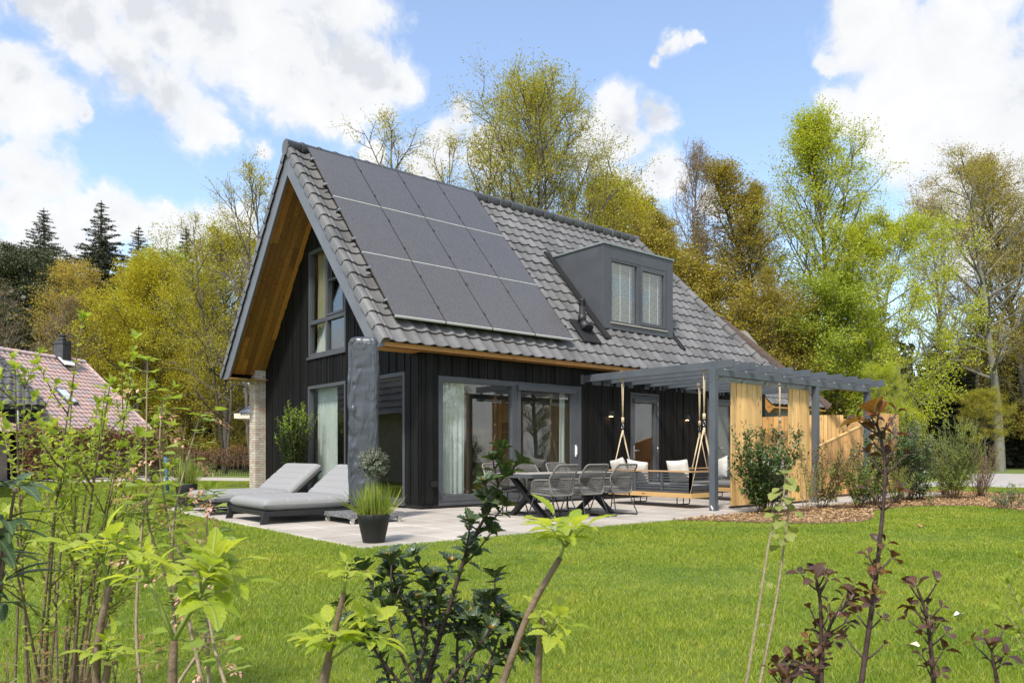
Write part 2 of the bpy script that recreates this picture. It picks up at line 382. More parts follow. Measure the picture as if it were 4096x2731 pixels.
# ---- roof tiles
def prof(t): return .042*math.exp(-((t-.70)/.2)**2) + .012*math.exp(-((t-1.7)/.2)**2)
def roof_tiles(mb, O, U, V, nrow, gauge, tw, ulo, uhi, ns=7, lift=.034, u00=0.0):
    O = Vector(O); U = Vector(U); V = Vector(V); N = U.cross(V).normalized()
    if N.z < 0: N = -N
    for r in range(nrow):
        v0 = r*gauge; v1 = v0+gauge+.03
        lo = min(ulo(v0), ulo(v1)); hi = max(uhi(v0), uhi(v1)); k = math.floor((lo-u00)/tw)
        while u00+k*tw < hi:
            u0 = u00+k*tw; k += 1
            if u0+tw < lo: continue
            b = len(mb.v); zj = random.uniform(-.0025,.0025); n = ns+1; any_ = 0
            for rowi, (v, h) in enumerate(((v0-.0, lift-.024), (v0, lift), (v1, 0.0))):
                L = ulo(v); H = uhi(v)
                for i in range(n):
                    t = i/ns; u = u0+t*tw*1.012; uc = min(max(u, L), H); any_ += (L < u < H)
                    mb.v.append(tuple(O+U*uc+V*v+N*(prof(t)+h+zj)))
            if not any_: del mb.v[b:]; continue
            for i in range(ns):
                mb.f.append((b+i, b+i+1, b+n+i+1, b+n+i)); mb.sm.append(False)
            b2 = len(mb.v); mb.v.extend(mb.v[b+n:b+2*n])
            for i in range(ns):
                mb.f.append((b2+i, b2+i+1, b+2*n+i+1, b+2*n+i)); mb.sm.append(True)
CS = 1/math.hypot(1, SL); LS = (YR-YE)/CS; NR = 17; GA = LS/NR
yv = lambda v: YE+v*CS
mb = MB(); roof_tiles(mb, (0,YE,ZE), (1,0,0), (0,CS,SL*CS), NR, GA, .3, lambda v: XV-.02, lambda v: xhip(yv(v)), u00=XV-.05)
mb.build('front_roof_tiles', M['tile'], house)
mb = MB(); roof_tiles(mb, (0,2*YR-YE,ZE), (1,0,0), (0,-CS,SL*CS), NR, GA, .3, lambda v: XV-.02, lambda v: xhip(yv(v)), ns=4, u00=XV-.05)
mb.build('rear_roof_tiles', M['tile'], house)
xe = xhip(YE); hx = Vector((10.35-xe, 0, ZR-ZE)); hl = hx.length
mb = MB(); roof_tiles(mb, (xe,0,ZE), (0,1,0), hx.normalized(), NR, hl/NR, .3, lambda v: YE+v/hl*(YR-YE), lambda v: 2*YR-YE-v/hl*(YR-YE), ns=4)
mb.build('hip_roof_tiles', M['tile'], house)
# ---- roof deck below the tiles, soffits, barge boards
def slope_slab(mb, x0, x1f, o0, o1, y0, y1):       # slab parallel to the front slope between vertical offsets
    P = [(x0,y0,zt(y0)-o0),(x1f(y0),y0,zt(y0)-o0),(x1f(y1),y1,zt(y1)-o0),(x0,y1,zt(y1)-o0)]
    Q = [(x,y,z-(o1-o0)) for x,y,z in P]
    mb.add(P+Q, [(0,1,2,3),(7,6,5,4),(0,4,5,1),(1,5,6,2),(2,6,7,3),(3,7,4,0)])
mb = MB(); inner = lambda y: xhip(y)-.06
slope_slab(mb, XV+.05, inner, .035, .2, YE+.1, YR); slope_slab(mb, XV+.05, inner, .035, .2, 2*YR-YE-.1, YR+.001)
P = [(xe-.1,YE+.1,ZE+.02),(xe-.1,2*YR-YE-.1,ZE+.02),(10.3,YR,ZR-.1)]; mb.prism(P, (-.1,0,-.12))
mb.build('roof_deck', M['dark'], house)
for side in (0, 1):
    mb = MB(); rs = random.Random(11+side)
    y_of = (lambda y: y) if side == 0 else (lambda y: 2*YR-y)
    for i in range(7):                                # boards run up the slope, joints staggered
        xa = XV+.05+i*(.95/7)+.004; xb = xa+.95/7-.008
        cuts = [.02]+sorted(rs.uniform(.3,3.6) for _ in range(2))+[YR-.005]
        for a, b in zip(cuts, cuts[1:]):
            if b-a < .05: continue
            P = [(xa,y_of(a+.001),zt(a)-.33),(xb,y_of(a+.001),zt(a)-.33),(xb,y_of(b-.001),zt(b)-.33),(xa,y_of(b-.001),zt(b)-.33)]
            mb.prism(P, (0,0,.03))
    mb.build('soffit', M['soffit'], house)
    mb = MB()                                         # wooden box below the eave
    ya, yb = YE+.06, .3
    for (x0, x1) in ((XV+.02, 3.2), (3.204, 7.4), (7.404, 11.9)):
        mb.box((x0, min(y_of(ya),y_of(yb)), 2.948), (x1, max(y_of(ya),y_of(yb)), 2.968))
        mb.box((x0, min(y_of(ya-.02),y_of(ya-.001)), 2.948), (x1, max(y_of(ya-.02),y_of(ya-.001)), 3.03))
    mb.build('eave_board', M['soffit_h'], house)
    mb = MB()
    for a, b in ((YE+.03, 2.0), (2.004, YR-.002)):    # two lengths of barge board per side
        lo = lambda y: max(zt(y)-.60, 2.945)
        ys = [a, b] if lo(a) > 2.946 else [a, YE+.60/SL-.0655+.0, b]
        P = [(XV, y_of(y), lo(y)) for y in ys] + [(XV, y_of(b), zt(b)-.03), (XV, y_of(a), zt(a)-.03)]
        mb.prism(P, (.045,0,0))
    mb.build('barge_board', M['anth_l'], house)
    mb = MB()                                         # verge tiles: a rolled edge with a flange down the barge board
    S = [(-.045,-.105),(-.045,.035),(-.02,.062),(.05,.072),(.11,.05),(.13,.02)]
    V = Vector((0, CS if side == 0 else -CS, SL*CS)); N = Vector((0, -SL*CS if side == 0 else SL*CS, CS)); O = Vector((XV, y_of(YE), ZE))
    for r in range(NR):
        v0 = r*GA-.01; v1 = v0+GA+.03; b = len(mb.v)
        for v, h in ((v0, .036), (v1, 0.0)):
            for s, n in S: mb.v.append(tuple(O+Vector((s,0,0))+V*v+N*(n+h)))
        for v, h in ((v0, .036), (v0, .012)):
            for s, n in S: mb.v.append(tuple(O+Vector((s+(.018 if h < .02 else 0),0,0))+V*v+N*(n+h)))
        n_ = len(S)
        for i in range(n_-1):
            mb.f.append((b+i, b+i+1, b+n_+i+1, b+n_+i)); mb.sm.append(True)
            mb.f.append((b+2*n_+i, b+2*n_+i+1, b+3*n_+i+1, b+3*n_+i)); mb.sm.append(False)
    mb.build('verge_tiles', M['tile'], house)
# ridge and hip caps: half-round tiles with a collar
def ridge(mb, p, q, r=.13, step=.4, sink=.02, n=10):
    p = Vector(p); q = Vector(q); d = (q-p); L = d.length; d.normalize(); sd = d.cross(UP).normalized(); up = sd.cross(d)
    m = max(1, round(L/step)); st = L/m
    for i in range(m):
        for (a, b, r0, r1) in ((i*st, (i+1)*st-.05, r, r*.93), ((i+1)*st-.055, (i+1)*st+.012, r*1.12, r*1.08)):
            base = len(mb.v)
            for t, rr in ((a, r0), (b, r1)):
                for k in range(n+1):
                    an = -.85+(PI+1.7)*k/n; mb.v.append(tuple(p+d*t+sd*(rr*math.cos(an))+up*(rr*.85*math.sin(an)-sink)))
            for k in range(n): mb.f.append((base+k, base+k+1, base+n+2+k, base+n+1+k)); mb.sm.append(True)
            mb.f.append(tuple(base+k for k in range(n+1))); mb.sm.append(False)
            mb.f.append(tuple(base+n+1+k for k in range(n+1))); mb.sm.append(False)
mb = MB(); ridge(mb, (XV-.05,YR,ZR+.06), (10.45,YR,ZR+.06), .15)
mb.prism([(XV-.06, YR+.15*math.cos(t*PI/8), ZR-.02+.17*math.sin(t*PI/8)) for t in range(-3, 12)], (.03,0,0))
for s in (1, -1):
    ridge(mb, (xhip(YE), YR-s*(YR-YE), ZE+.07), (10.35, YR, ZR+.07), r=.14)
mb.build('ridge_tiles', M['tile'], house)
# ---- windows and doors
def pane(name, T, u0, u1, v0, v1, d, parent, m='glass'):
    mb = MB(); mb.box((u0,v0,d-.006), (u1,v1,d+.006), T); return mb.build(name, M[m], parent)
def window(T, u0, u1, v0, v1, name='window'):
    mb = MB(); frame_rect(mb, T, u0, u1, v0, v1, .075, -.09, .035)
    mb.box((u0-.03, v0-.06, -.08), (u1+.03, v0-.002, .075), T)                       # sill
    w = mb.build(name, M['anth'], house, bevel=.004)
    return w
for (a, b, c, d) in OP_G[:2]:
    w = window(Gt, a, b, c, d)
    pane('pane', Gt, a+.07, b-.07, c+.07, d-.07, -.05, w)
a, b, c, d = OP_G[2]; w = window(Gt, a, b, c, d); um = 3.87; zm = 4.1
mb = MB(); mb.box((a+.075,zm-.045,-.07), (b-.075,zm+.045,.03), Gt); mb.box((um-.045,c+.075,-.07), (um+.045,zm-.045,.028), Gt); mb.box((um-.045,zm+.045,-.07), (um+.045,d-.075,.028), Gt)
frame_rect(mb, Gt, a+.075, um-.045, zm+.05, d-.075, .05, -.05, .045); mb.box((a+.125,4.93,-.05), (um-.095,4.97,.03), Gt)
mb.build('glazing_bars', M['anth'], w, bevel=.003)
for (p, q, r, s) in ((a+.07,um-.04,c+.07,zm-.04),(um+.04,b-.07,c+.07,zm-.04),(a+.12,um-.09,zm+.09,d-.12),(um+.04,b-.07,zm+.04,d-.07)):
    pane('pane', Gt, p, q, r, s, -.03, w)
# sliding door in the long wall
sd = MB(); a, b, c, d = OP_L[0]; frame_rect(sd, Lt, a, b, c, d, .11, -.1, .02, wb=.2, wt=.11); sd.box((2.21,c+.2,-.1), (2.35,d-.11,.025), Lt)
sdo = sd.build('sliding_door', M['anth'], house, bevel=.004)
mb = MB(); mb.box((a+.02,c+.085,.021), (b-.02,c+.1,.03), Lt); mb.box((2.34,2.36,.026), (4.0,2.47,.09), Lt); mb.box((2.35,c+.2,.0), (2.43,2.36,.045), Lt); mb.box((3.9,c+.2,-.02), (4.12,d-.11,.012), Lt)
mb.build('roller_screen_box', M['anth'], sdo, bevel=.005)
pane('pane', Lt, a+.1, 2.22, c+.19, d-.1, -.05, sdo); pane('pane', Lt, 2.42, 3.91, c+.19, d-.1, -.035, sdo)
mb = MB(); mb.box((4.03,.98,.012), (4.07,1.24,.03), Lt); mb.box((4.035,1.02,.03), (4.065,1.2,.06), Lt); mb.build('door_handle', M['white'], sdo, bevel=.006)
# garden door
a, b, c, d = OP_L[1]; mb = MB(); frame_rect(mb, Lt, a, b, c, d, .06, -.1, .03); gdo = mb.build('garden_door', M['anth'], house, bevel=.004)
mb = MB(); frame_rect(mb, Lt, a+.07, b-.07, c+.06, d-.07, .1, -.05, .02, wb=.14); mb.build('door_leaf', M['anth'], gdo, bevel=.004)
mb = MB(); mb.box((a+.09,d-.24,.022), (b-.12,d-.14,.07), Lt); mb.build('roller_screen_box', M['anth'], gdo, bevel=.012)
pane('pane', Lt, a+.16, b-.16, c+.19, d-.16, -.02, gdo)
mb = MB(); mb.box((a+.09,.92,.02), (a+.14,1.24,.035), Lt); mb.tube([Lt(a+.115,1.12,.03), Lt(a+.115,1.12,.075), Lt(a+.25,1.12,.075)], .012, 8); mb.build('door_handle', M['steel'], gdo)
for zz in (.45, 1.1, 1.95, 2.2):
    mb = MB(); mb.tube([Lt(b-.05,zz,.035), Lt(b-.05,zz+.11,.035)], .011, 8); mb.build('hinge', M['steel'], gdo)
# frosted door
a, b, c, d = OP_L[2]; mb = MB(); frame_rect(mb, Lt, a, b, c, d, .05, -.1, .03); mb.box((a+.05,2.33,-.08), (b-.05,d-.05,.015), Lt); fdo = mb.build('frosted_door', M['anth'], house, bevel=.004)
pane('pane', Lt, a+.05, b-.05, c+.05, 2.33, -.03, fdo, 'frost')
mb = MB(); mb.tube([Lt(a+.62,1.2,-.02), Lt(a+.62,1.2,.04), Lt(a+.78,1.2,.04)], .012, 8); mb.build('door_handle', M['steel'], fdo)
# wall lamps, lit
for x in (5.13, 7.97):
    mb = MB(); mb.box((x-.05,1.9,.03), (x+.05,2.02,.13), Lt); lo = mb.build('wall_lamp', M['blackm'], house, bevel=.004)
    mb = MB(); mb.box((x-.03,1.896,.05), (x+.03,1.899,.11), Lt); mb.build('bulb', M['lamp'], lo)
# vent box on the corner boards
mb = MB(); mb.box((.19,.42,.045), (.29,.52,.13), Lt); mb.build('outlet_box', M['dark'], house, bevel=.004)
# ---- dormer
mb = MB(); x0, x1 = 5.5, 8.13; zb, zu = 4.06, 6.13; yf = .5
yb2 = YE+(zu-.05-ZE)/SL
for xa, xb in ((x0, x0+.05), (x1-.05, x1)):
    mb.prism([(xa,yf+.123,zb+.01),(xa,yf+.123,zu-.055),(xa,yb2,zu-.055),(xa,yb2,zt(yb2)-.1),(xa,yf+.123,zt(yf)-.0)], (xb-xa,0,0))
    if xa == x0: cheek_l = mb; mb = MB()
cheek_r = mb; mb = MB(); mb.box((x0-.03,yf-.03,zu-.052), (x1+.03,yb2+.1,zu-.012)); dor = mb.build('dormer', M['galv'], house)
cheek_l.build('cheek', M['anth'], dor); cheek_r.build('cheek', M['anth'], dor)
mb = MB()
for (u0,u1,v0,v1) in ((x0,5.74,zb,zu-.05),(7.88,x1,zb,zu-.05),(5.742,7.878,5.76,zu-.05),(5.742,7.878,zb,4.2)): mb.box((u0,v0,-.12), (u1,v1,.0), Dt)
mb.build('front_panel', M['anth'], dor, bevel=.003)
mb = MB(); mb.box((5.742,4.2,-.1), (7.878,4.215,.03), Dt); mb.build('sill', M['cream'], dor)
mb = MB(); frame_rect(mb, Dt, 5.745, 7.875, 4.217, 5.757, .05, -.1, -.005); mb.box((6.72,4.267,-.1), (6.84,5.707,-.008), Dt)
frame_rect(mb, Dt, 6.84, 7.825, 4.267, 5.707, .075, -.08, .008)
dw = mb.build('dormer_window', M['anth'], dor, bevel=.003)
pane('pane', Dt, 5.79, 6.725, 4.265, 5.71, -.05, dw); pane('pane', Dt, 6.91, 7.755, 4.335, 5.64, -.03, dw)
for (ua, ub) in ((5.8,6.66),(6.93,7.74)):
    mb = MB(); zz = 4.27
    while zz < 5.7:
        mb.box((ua,zz,-.15), (ub,zz+.005,-.105), lambda u, v, d: Dt(u, v+(d+.1275)*.55, d)); zz += .058
    for uu in (ua+(ub-ua)*.45, ub-.12): mb.box((uu,4.27,-.108), (uu+.03,5.7,-.105), Dt)
    mb.build('venetian_blind', M['white'], dw)
mb = MB(); mb.box((x0+.06,yf+.5,zb+.1), (x1-.06,yf+.53,zu-.1)); mb.build('dormer_lining', M['dark'], dor)
mb = MB(); ny = Vector((0,-SL*CS,CS))
def on_roof(x, y, o=0): return Vector((x,y,zt(y)))+ny*o
def roof_patch(mb, x0, x1, y0, y1, o0, o1): mb.prism([on_roof(x0,y0,o0),on_roof(x1,y0,o0),on_roof(x1,y1,o0),on_roof(x0,y1,o0)], ny*(o1-o0))
for q in ((x0-.2,x0,yf-.22,yb2+.1,.03,.075),(x1,x1+.2,yf-.22,yf+.7,.03,.075),(4.42,4.98,.12,.62,.05,.08)):
    mb = MB(); roof_patch(mb, *q); mb.build('lead_flashing', M['dark'], house)
# vent pipe
v0 = on_roof(4.72,.42,.06); mb = MB(); mb.tube([v0+Vector((0,-.1,-.02)), v0+Vector((0,.02,.12)), v0+Vector((0,.08,.2))], [.16,.12,.08], 12); mb.tube([v0+Vector((0,.07,.16)), v0+Vector((0,.07,.34)), v0+Vector((0,.07,.35)), v0+Vector((0,.07,.72))], [.1,.1,.075,.075], 12)
for i in range(4): mb.tube([v0+Vector((0,.07,.56+i*.035)), v0+Vector((0,.07,.57+i*.035))], .085, 12)
mb.build('vent_pipe', M['blackm'], house)
# ---- solar panels: four columns, three rows, with end clamps
pw = 1.135; ph = 1.845; vb = (.02-YE)/CS
for c in range(4):
    for r in range(3):
        u0 = -.64+c*pw+.006; v0 = vb+r*(ph+.01); mb = MB()
        Tp = lambda u, v, d: tuple(Vector((u, YE+v*CS, ZE+v*SL*CS))+ny*d)
        mb.box((u0,v0,.16), (u0+pw-.03,v0+ph-.014,.195), Tp)
        po = mb.build('solar_panel', M['solar'], house, bevel=.004)
        mb = MB(); mb.box((u0+.002,v0-.012,.158), (u0+pw-.032,v0-.0005,.203), Tp); mb.build('panel_edge', M['white'], po)
        mb = MB(); mb.box((u0+pw-.0285,v0-.01,.14), (u0+pw-.0015,v0+ph-.002,.186), Tp); mb.build('panel_seam', M['rubber'], po)
        mb = MB()
        for vv in (v0+.4, v0+1.35):
            mb.box((u0-.018,vv,.165), (u0+.006,vv+.06,.205), Tp)
            if c == 0: mb.box((u0-.07,vv+.01,.11), (u0-.004,vv+.05,.15), Tp); mb.tube([Tp(u0-.04,vv+.03,.1), Tp(u0-.04,vv+.03,.2)], .012, 6)
            if c == 3: mb.box((u0+pw-.012,vv,.165), (u0+pw+.02,vv+.06,.205), Tp)
        mb.build('clamp', M['steel' if c == 0 else 'blackm'], po)
for r in range(3):
    for vv in (.43, 1.38): mb = MB(); mb.box((-.7,vb+r*(ph+.01)+vv-.02,.1), (3.95,vb+r*(ph+.01)+vv+.02,.155), Tp); mb.build('panel_rail', M['blackm'], house)
# ---- rooms seen through the glass
mb = MB(); mb.box((.17,.17,-.01), (11.5,7.38,.02)); mb.build('interior_floor', M['infloor'], house)
mb = MB(); mb.box((.17,.17,2.72), (11.5,7.38,2.8)); mb.box((5.0,.17,.02), (5.08,4.4,2.72)); mb.box((.2,7.3,.02), (11.5,7.37,2.72)); mb.box((7.3,.17,.02), (7.36,3,2.72))
mb.box((.17,6.7,2.9), (5,6.75,3.7)); mb.box((1.9,2.9,2.82), (1.95,4.6,5.6))
mb.build('interior_wall', M['inwall'], house)
def curtain(name, T, u0, u1, v0, v1, d, m, label, folds=5, loc=(0,0,0), bow=0.0):
    mb = MB(); n = folds*8
    mb.grid(lambda i, j: T(u0+(u1-u0)*i*(1-.0*j)+bow*math.sin(j*PI)*i, v0+(v1-v0)*j, d+.032*math.sin(i*folds*2*PI)*(1-.3*j)+.012*math.sin(i*folds*4.7*PI+2*j)), n, 12)
    o = mb.build(name, M[m], loc=loc); return tag(o, label, 'curtain')
curtain('curtain', Lt, .52, 1.13, .26, 2.6, -.17, 'curtain', 'pale green sheer curtain behind the left pane of the sliding door', 5, (.5,.3,.26))
curtain('curtain', Lt, 3.72, 3.9, .26, 2.6, -.17, 'curtain', 'narrow pale curtain edge at the handle side of the sliding door', 2, (3.7,.3,.26))
curtain('curtain', Gt, 3.75, 4.75, .1, 2.6, -.2, 'curtain', 'wide pale sheer curtain in the ground floor gable window behind the loungers', 6, (.35,3.7,.1))
curtain('curtain', Gt, .58, .76, .1, 2.6, -.17, 'curtain', 'slim pale curtain at the house corner behind the covered parasol', 2, (.3,.55,.1))
curtain('curtain', Gt, 3.95, 4.7, 3.3, 5.9, -.16, 'curtain_d', 'cream curtain in the upper gable window', 4, (.3,3.9,3.3))
cab = thing('oak_cabinet', 'brown oak cupboard with square openings inside behind the sliding door', 'cupboard', (3.9,3.2,.02))
mb = MB(); mb.box((2.9,2.9,.02), (3.35,3.4,2.5)); mb.box((4.2,2.9,.02), (4.95,3.4,2.5)); mb.box((3.352,2.95,1.55), (4.198,3.4,1.7)); mb.build('carcass', M['cab'], cab, bevel=.004)
mb = MB()
for i in range(2):
    for j in range(2): mb.box((4.3+i*.27,2.89,1.35+j*.27), (4.52+i*.27,2.899,1.57+j*.27))
mb.build('opening', M['dark'], cab)
for (x, y, z, lab) in ((1.45,2.1,1.75,'small lit pendant bulb inside beside the sheer curtain of the sliding door'), (.9,1.25,2.4,'lit ceiling spotlight inside the corner window')):
    t = thing('ceiling_lamp', lab, 'lamp', (x,y,z)); mb = MB(); mb.tube([(x,y,z+.05),(x,y,2.72)], .008, 6); mb.lathe([(.02,.16),(.05,.12),(.075,.0)], (x,y,z), 16); mb.tube([(x,y,2.7),(x,y,2.72)], .09, 12)
    mb.build('shade', M['blackm'], t); mb = MB(); mb.lathe([(.001,-.02),(.05,-.01),(.05,.01),(.001,.02)], (x,y,z), 12); mb.build('bulb', M['lamp'], t)
# ================================================================== PERGOLA, SCREENS, FENCES
pg = thing('pergola', 'grey metal pergola with open rafters over the swing corner of the terrace', 'pergola', (7.0,-3.7,0))
for x in (3.955, 7.62, 10.0):
    mb = MB(); mb.box((x-.06,-3.76,-.02), (x+.06,-3.64,2.6 if x < 5 else 2.478)); p = mb.build('post', M['perg'], pg, bevel=.006)
    if x < 5:
        mb = MB(); rr = random.Random(2)
        for i in range(5):
            u = x-.061; yy = -3.74+rr.random()*.07; zz = .02+rr.random()*.07; s = .012+rr.random()*.016
            mb.add([(u,yy+s*math.cos(t)*(.6+.4*rr.random()),zz+s*.8*math.sin(t)*(.6+.4*rr.random())) for t in [k*PI/4 for k in range(8)]], [tuple(range(8))])
        mb.build('bare_patch', M['white'], p)
mb = MB(); mb.box((4.017,-3.757,2.48), (10.057,-3.643,2.6)); mb.build('beam', M['perg'], pg, bevel=.005)
for k in range(10):
    x = 4.335+.687*k
    mb = MB(); mb.box((x-.035,-3.87,2.642), (x+.035,-.035,2.795)); r = mb.build('rafter', M['perg'], pg, bevel=.004)
    mb = MB(); mb.box((x-.03,-3.72,2.602), (x+.03,-3.68,2.640)); mb.build('bracket', M['galv'], r)
mb = MB(); mb.box((4.2,-.03,2.6), (10.7,-.005,2.8)); mb.build('wall_plate', M['perg'], pg)
mb = MB(); mb.box((4.12,-3.62,2.42), (7.5,-3.57,2.455))
mb.build('sliding_rail', M['galv'], pg)
for i in range(5): mb = MB(); mb.box((4.2+i*.79,-3.64,2.4), (4.27+i*.79,-3.55,2.476)); mb.build('rail_bracket', M['galv'], pg)
def screen(x0, x1, n, label):
    t = thing('sliding_screen', label, 'screen', ((x0+x1)/2,-3.59,.04)); mb = MB(); w = (x1-x0)/n
    for i in range(n): mb.box((x0+i*w+.010,-3.618-.003*(i%2),.05), (x0+(i+1)*w-.010,-3.585,2.4))
    mb.build('board', M['pine'], t, bevel=.004)
    mb = MB(); mb.box((x0+.006,-3.596,.06), (x1-.006,-3.59,2.39)); mb.build('groove_shade_strip', M['stem'], t)  # dark strip added behind the boards to paint shade into the gaps
    mb = MB(); mb.box((x0-.03,-3.6,.015), (x1,-3.58,.045)); mb.build('floor_guide', M['blackm'], t)
screen(4.63, 5.69, 6, 'timber sliding screen nearest the front pergola post, behind the laurel')
screen(6.69, 7.53, 6, 'timber sliding screen beside the middle pergola post')
def board_fence(name, label, u0, u1, n, pos, top, rnd, m='pine_r', cap=True):
    p0 = pos(u0); t = thing(name, label, 'fence', (p0[0],p0[1],0)); mb = MB(); w = (u1-u0)/n
    for i in range(n):
        a, b = u0+i*w+.008, u0+(i+1)*w-.008
        P = [pos(a), pos(b)]; q = [Vector((P[0][0],P[0][1],.06)), Vector((P[1][0],P[1][1],.06)), Vector((P[1][0],P[1][1],top(b))), Vector((P[0][0],P[0][1],top(a)))]
        nn = (q[1]-q[0]).cross(UP).normalized(); mb.prism(q, nn*(.022+rnd.choice([0,.004])))
    mb.build('board', M[m], t, bevel=.003)
    if cap:
        mb = MB(); a, b = pos(u0), pos(u1); mb.bar((a[0],a[1]+.0,top(u0)+.014), (b[0],b[1],top(u1)+.014), .07, .025); mb.build('capping', M['pine'], t)
rf = random.Random(9)
board_fence('timber_fence', 'timber fence whose top edge slopes up, seen between the two rear pergola posts', 8.9, 12.15, 24, lambda u: (u,-3.0), lambda u: 1.17+(u-8.9)*.248, rf)
board_fence('timber_fence', 'upright flat topped timber fence panel at the right end beyond the last pergola post', 12.17, 13.3, 8, lambda u: (u,-3.0), lambda u: 2.1, rf, cap=False)
board_fence('timber_fence', 'timber fence panel, shade put in its reddish wood, glimpsed between the two sliding screens', -1.75, -.4, 9, lambda u: (9.95,u), lambda u: 2.0, rf, cap=False)  # redder, darker wood paints in the shade on this side-facing panel
board_fence('timber_fence', 'timber fence panel standing behind the middle pergola post above the sloping fence', 0, 1.35, 9, lambda u: (9.85+u*.5,-2.3-u*.42), lambda u: 2.0, rf, 'pine', cap=False)
board_fence('timber_fence', 'lower stepped timber fence panel left of the last pergola post', 0, 1.9, 13, lambda u: (10.62+u,-2.5), lambda u: 1.94, rf, 'pine', cap=False)
# ================================================================== TERRACE FURNITURE
def lounger(label, y0):
    L, W = 1.95, 1.5; t = thing('sun_lounger', label, 'sun lounger', (-3.42,y0,0), 0, 'grey sun loungers on the terrace')
    mb = MB(); mb.box((0,0,.12), (L,.05,.19)); mb.box((0,W-.05,.12), (L,W,.19)); mb.box((0,.05,.12), (.05,W-.05,.19)); mb.box((L-.05,.05,.12), (L,W-.05,.19))
    for i in range(8): mb.box((.1+i*.23,.05,.165), (.2+i*.23,W-.05,.185))
    mb.build('frame', M['blackm'], t, bevel=.004, local=True)
    for sx in (0, 1):
        for sy in (0, 1):
            x = .03 if sx == 0 else L-.03; y = .03 if sy == 0 else W-.03; d = -.05 if sx == 0 else .05
            mb = MB(); P = [(x-.05+d,y-.025,-.01),(x+.05+d,y-.025,-.01),(x+.06,y-.025,.185),(x-.05,y-.025,.185)]; mb.prism(P, (0,.05,0)); mb.build('leg', M['blackm'], t, bevel=.004, local=True)
    def cushion(name, x0, x1, z0, th, T=lambda x, y, z: (x,y,z), seams=4):
        mb = MB(); nx, ny_ = 150, 24
        def prof_(a, b):
            e = (1-abs(2*a-1)**12)**.5*(1-abs(2*b-1)**16)**.5
            k = a*seams; s = min(abs(k-round(k))*(x1-x0)/seams, .03)/.03
            if round(k) in (0, seams): s = 1
            return e, s
        for top in (1, 0):
            def fn(i, j):
                a = .5-.5*math.cos(i*PI); b = .5-.5*math.cos(j*PI); e, s = prof_(a, b)
                x = x0+(x1-x0)*a; y = .01+(W-.02)*b
                return T(x, y, z0+th*.5+(th*.5*e*(.86+.14*s) if top else -th*.5*e))
            mb.grid(fn, nx, ny_)
        return mb.build(name, M['fabric'], t, local=True)
    cushion('seat_cushion', 0, 1.38, .185, .2, seams=4)
    an = R(40); hx_, hz_ = 1.28, .245
    Tr = lambda x, y, z: (hx_+(x-hx_)*math.cos(an)-(z-hz_)*math.sin(an)+.11, y, hz_+(x-hx_)*math.sin(an)+(z-hz_)*math.cos(an)-.02)
    cushion('backrest_cushion', 1.30, 2.1, .25, .18, Tr, 5)
    mb = MB()
    for y in (.15, W-.15): mb.bar(Tr(1.32,y,.225), Tr(2.08,y,.225), .04, .03); mb.bar(Tr(1.85,y,.21), (1.85,y,.15), .025, .025)
    mb.build('backrest_frame', M['blackm'], t, local=True)
    return t
lounger('light grey cushioned sun lounger nearest the covered parasol', -1.08)
lounger('light grey cushioned sun lounger farther back, next to the laurel and brick wall end', 1.13)
from mathutils import noise as mnoise
# covered parasol on a wheeled granite base
ps = thing('covered_parasol', 'tall parasol wrapped in a dark grey protective cover on a wheeled granite base', 'parasol', (-2.02,-1.48,0))
mb = MB(); mb.box((-2.48,-1.93,.09), (-1.57,-1.03,.155)); base = mb.build('base_slab', M['granite'], ps, bevel=.004)
for sx in (-1, 1):
    for sy in (-1, 1):
        cx, cy = -2.025+sx*.4, -1.48+sy*.4; mb = MB(); mb.box((cx-.04,cy-.04,.075), (cx+.04,cy+.04,.089)); mb.box((cx-.03,cy-.022,.03), (cx+.03,cy-.016,.075)); mb.box((cx-.03,cy+.016,.03), (cx+.03,cy+.022,.075))
        ca = mb.build('castor', M['steel'], base)
        mb = MB(); mb.tube([(cx,cy-.014,.032),(cx,cy+.014,.032)], .032, 14); mb.build('wheel', M['cream'], ca)
mb = MB(); mb.tube([(-2.02,-1.48,.15),(-2.02,-1.48,2.7)], .04, 10); mb.build('pole', M['blackm'], ps)
mb = MB(); rp = random.Random(21); ph_ = [(rp.randint(1,4), rp.uniform(.2,1.6), rp.uniform(0,6.28), rp.uniform(.2,1)) for _ in range(9)]
ca_, sa_ = math.cos(-TH+.12), math.sin(-TH+.12)
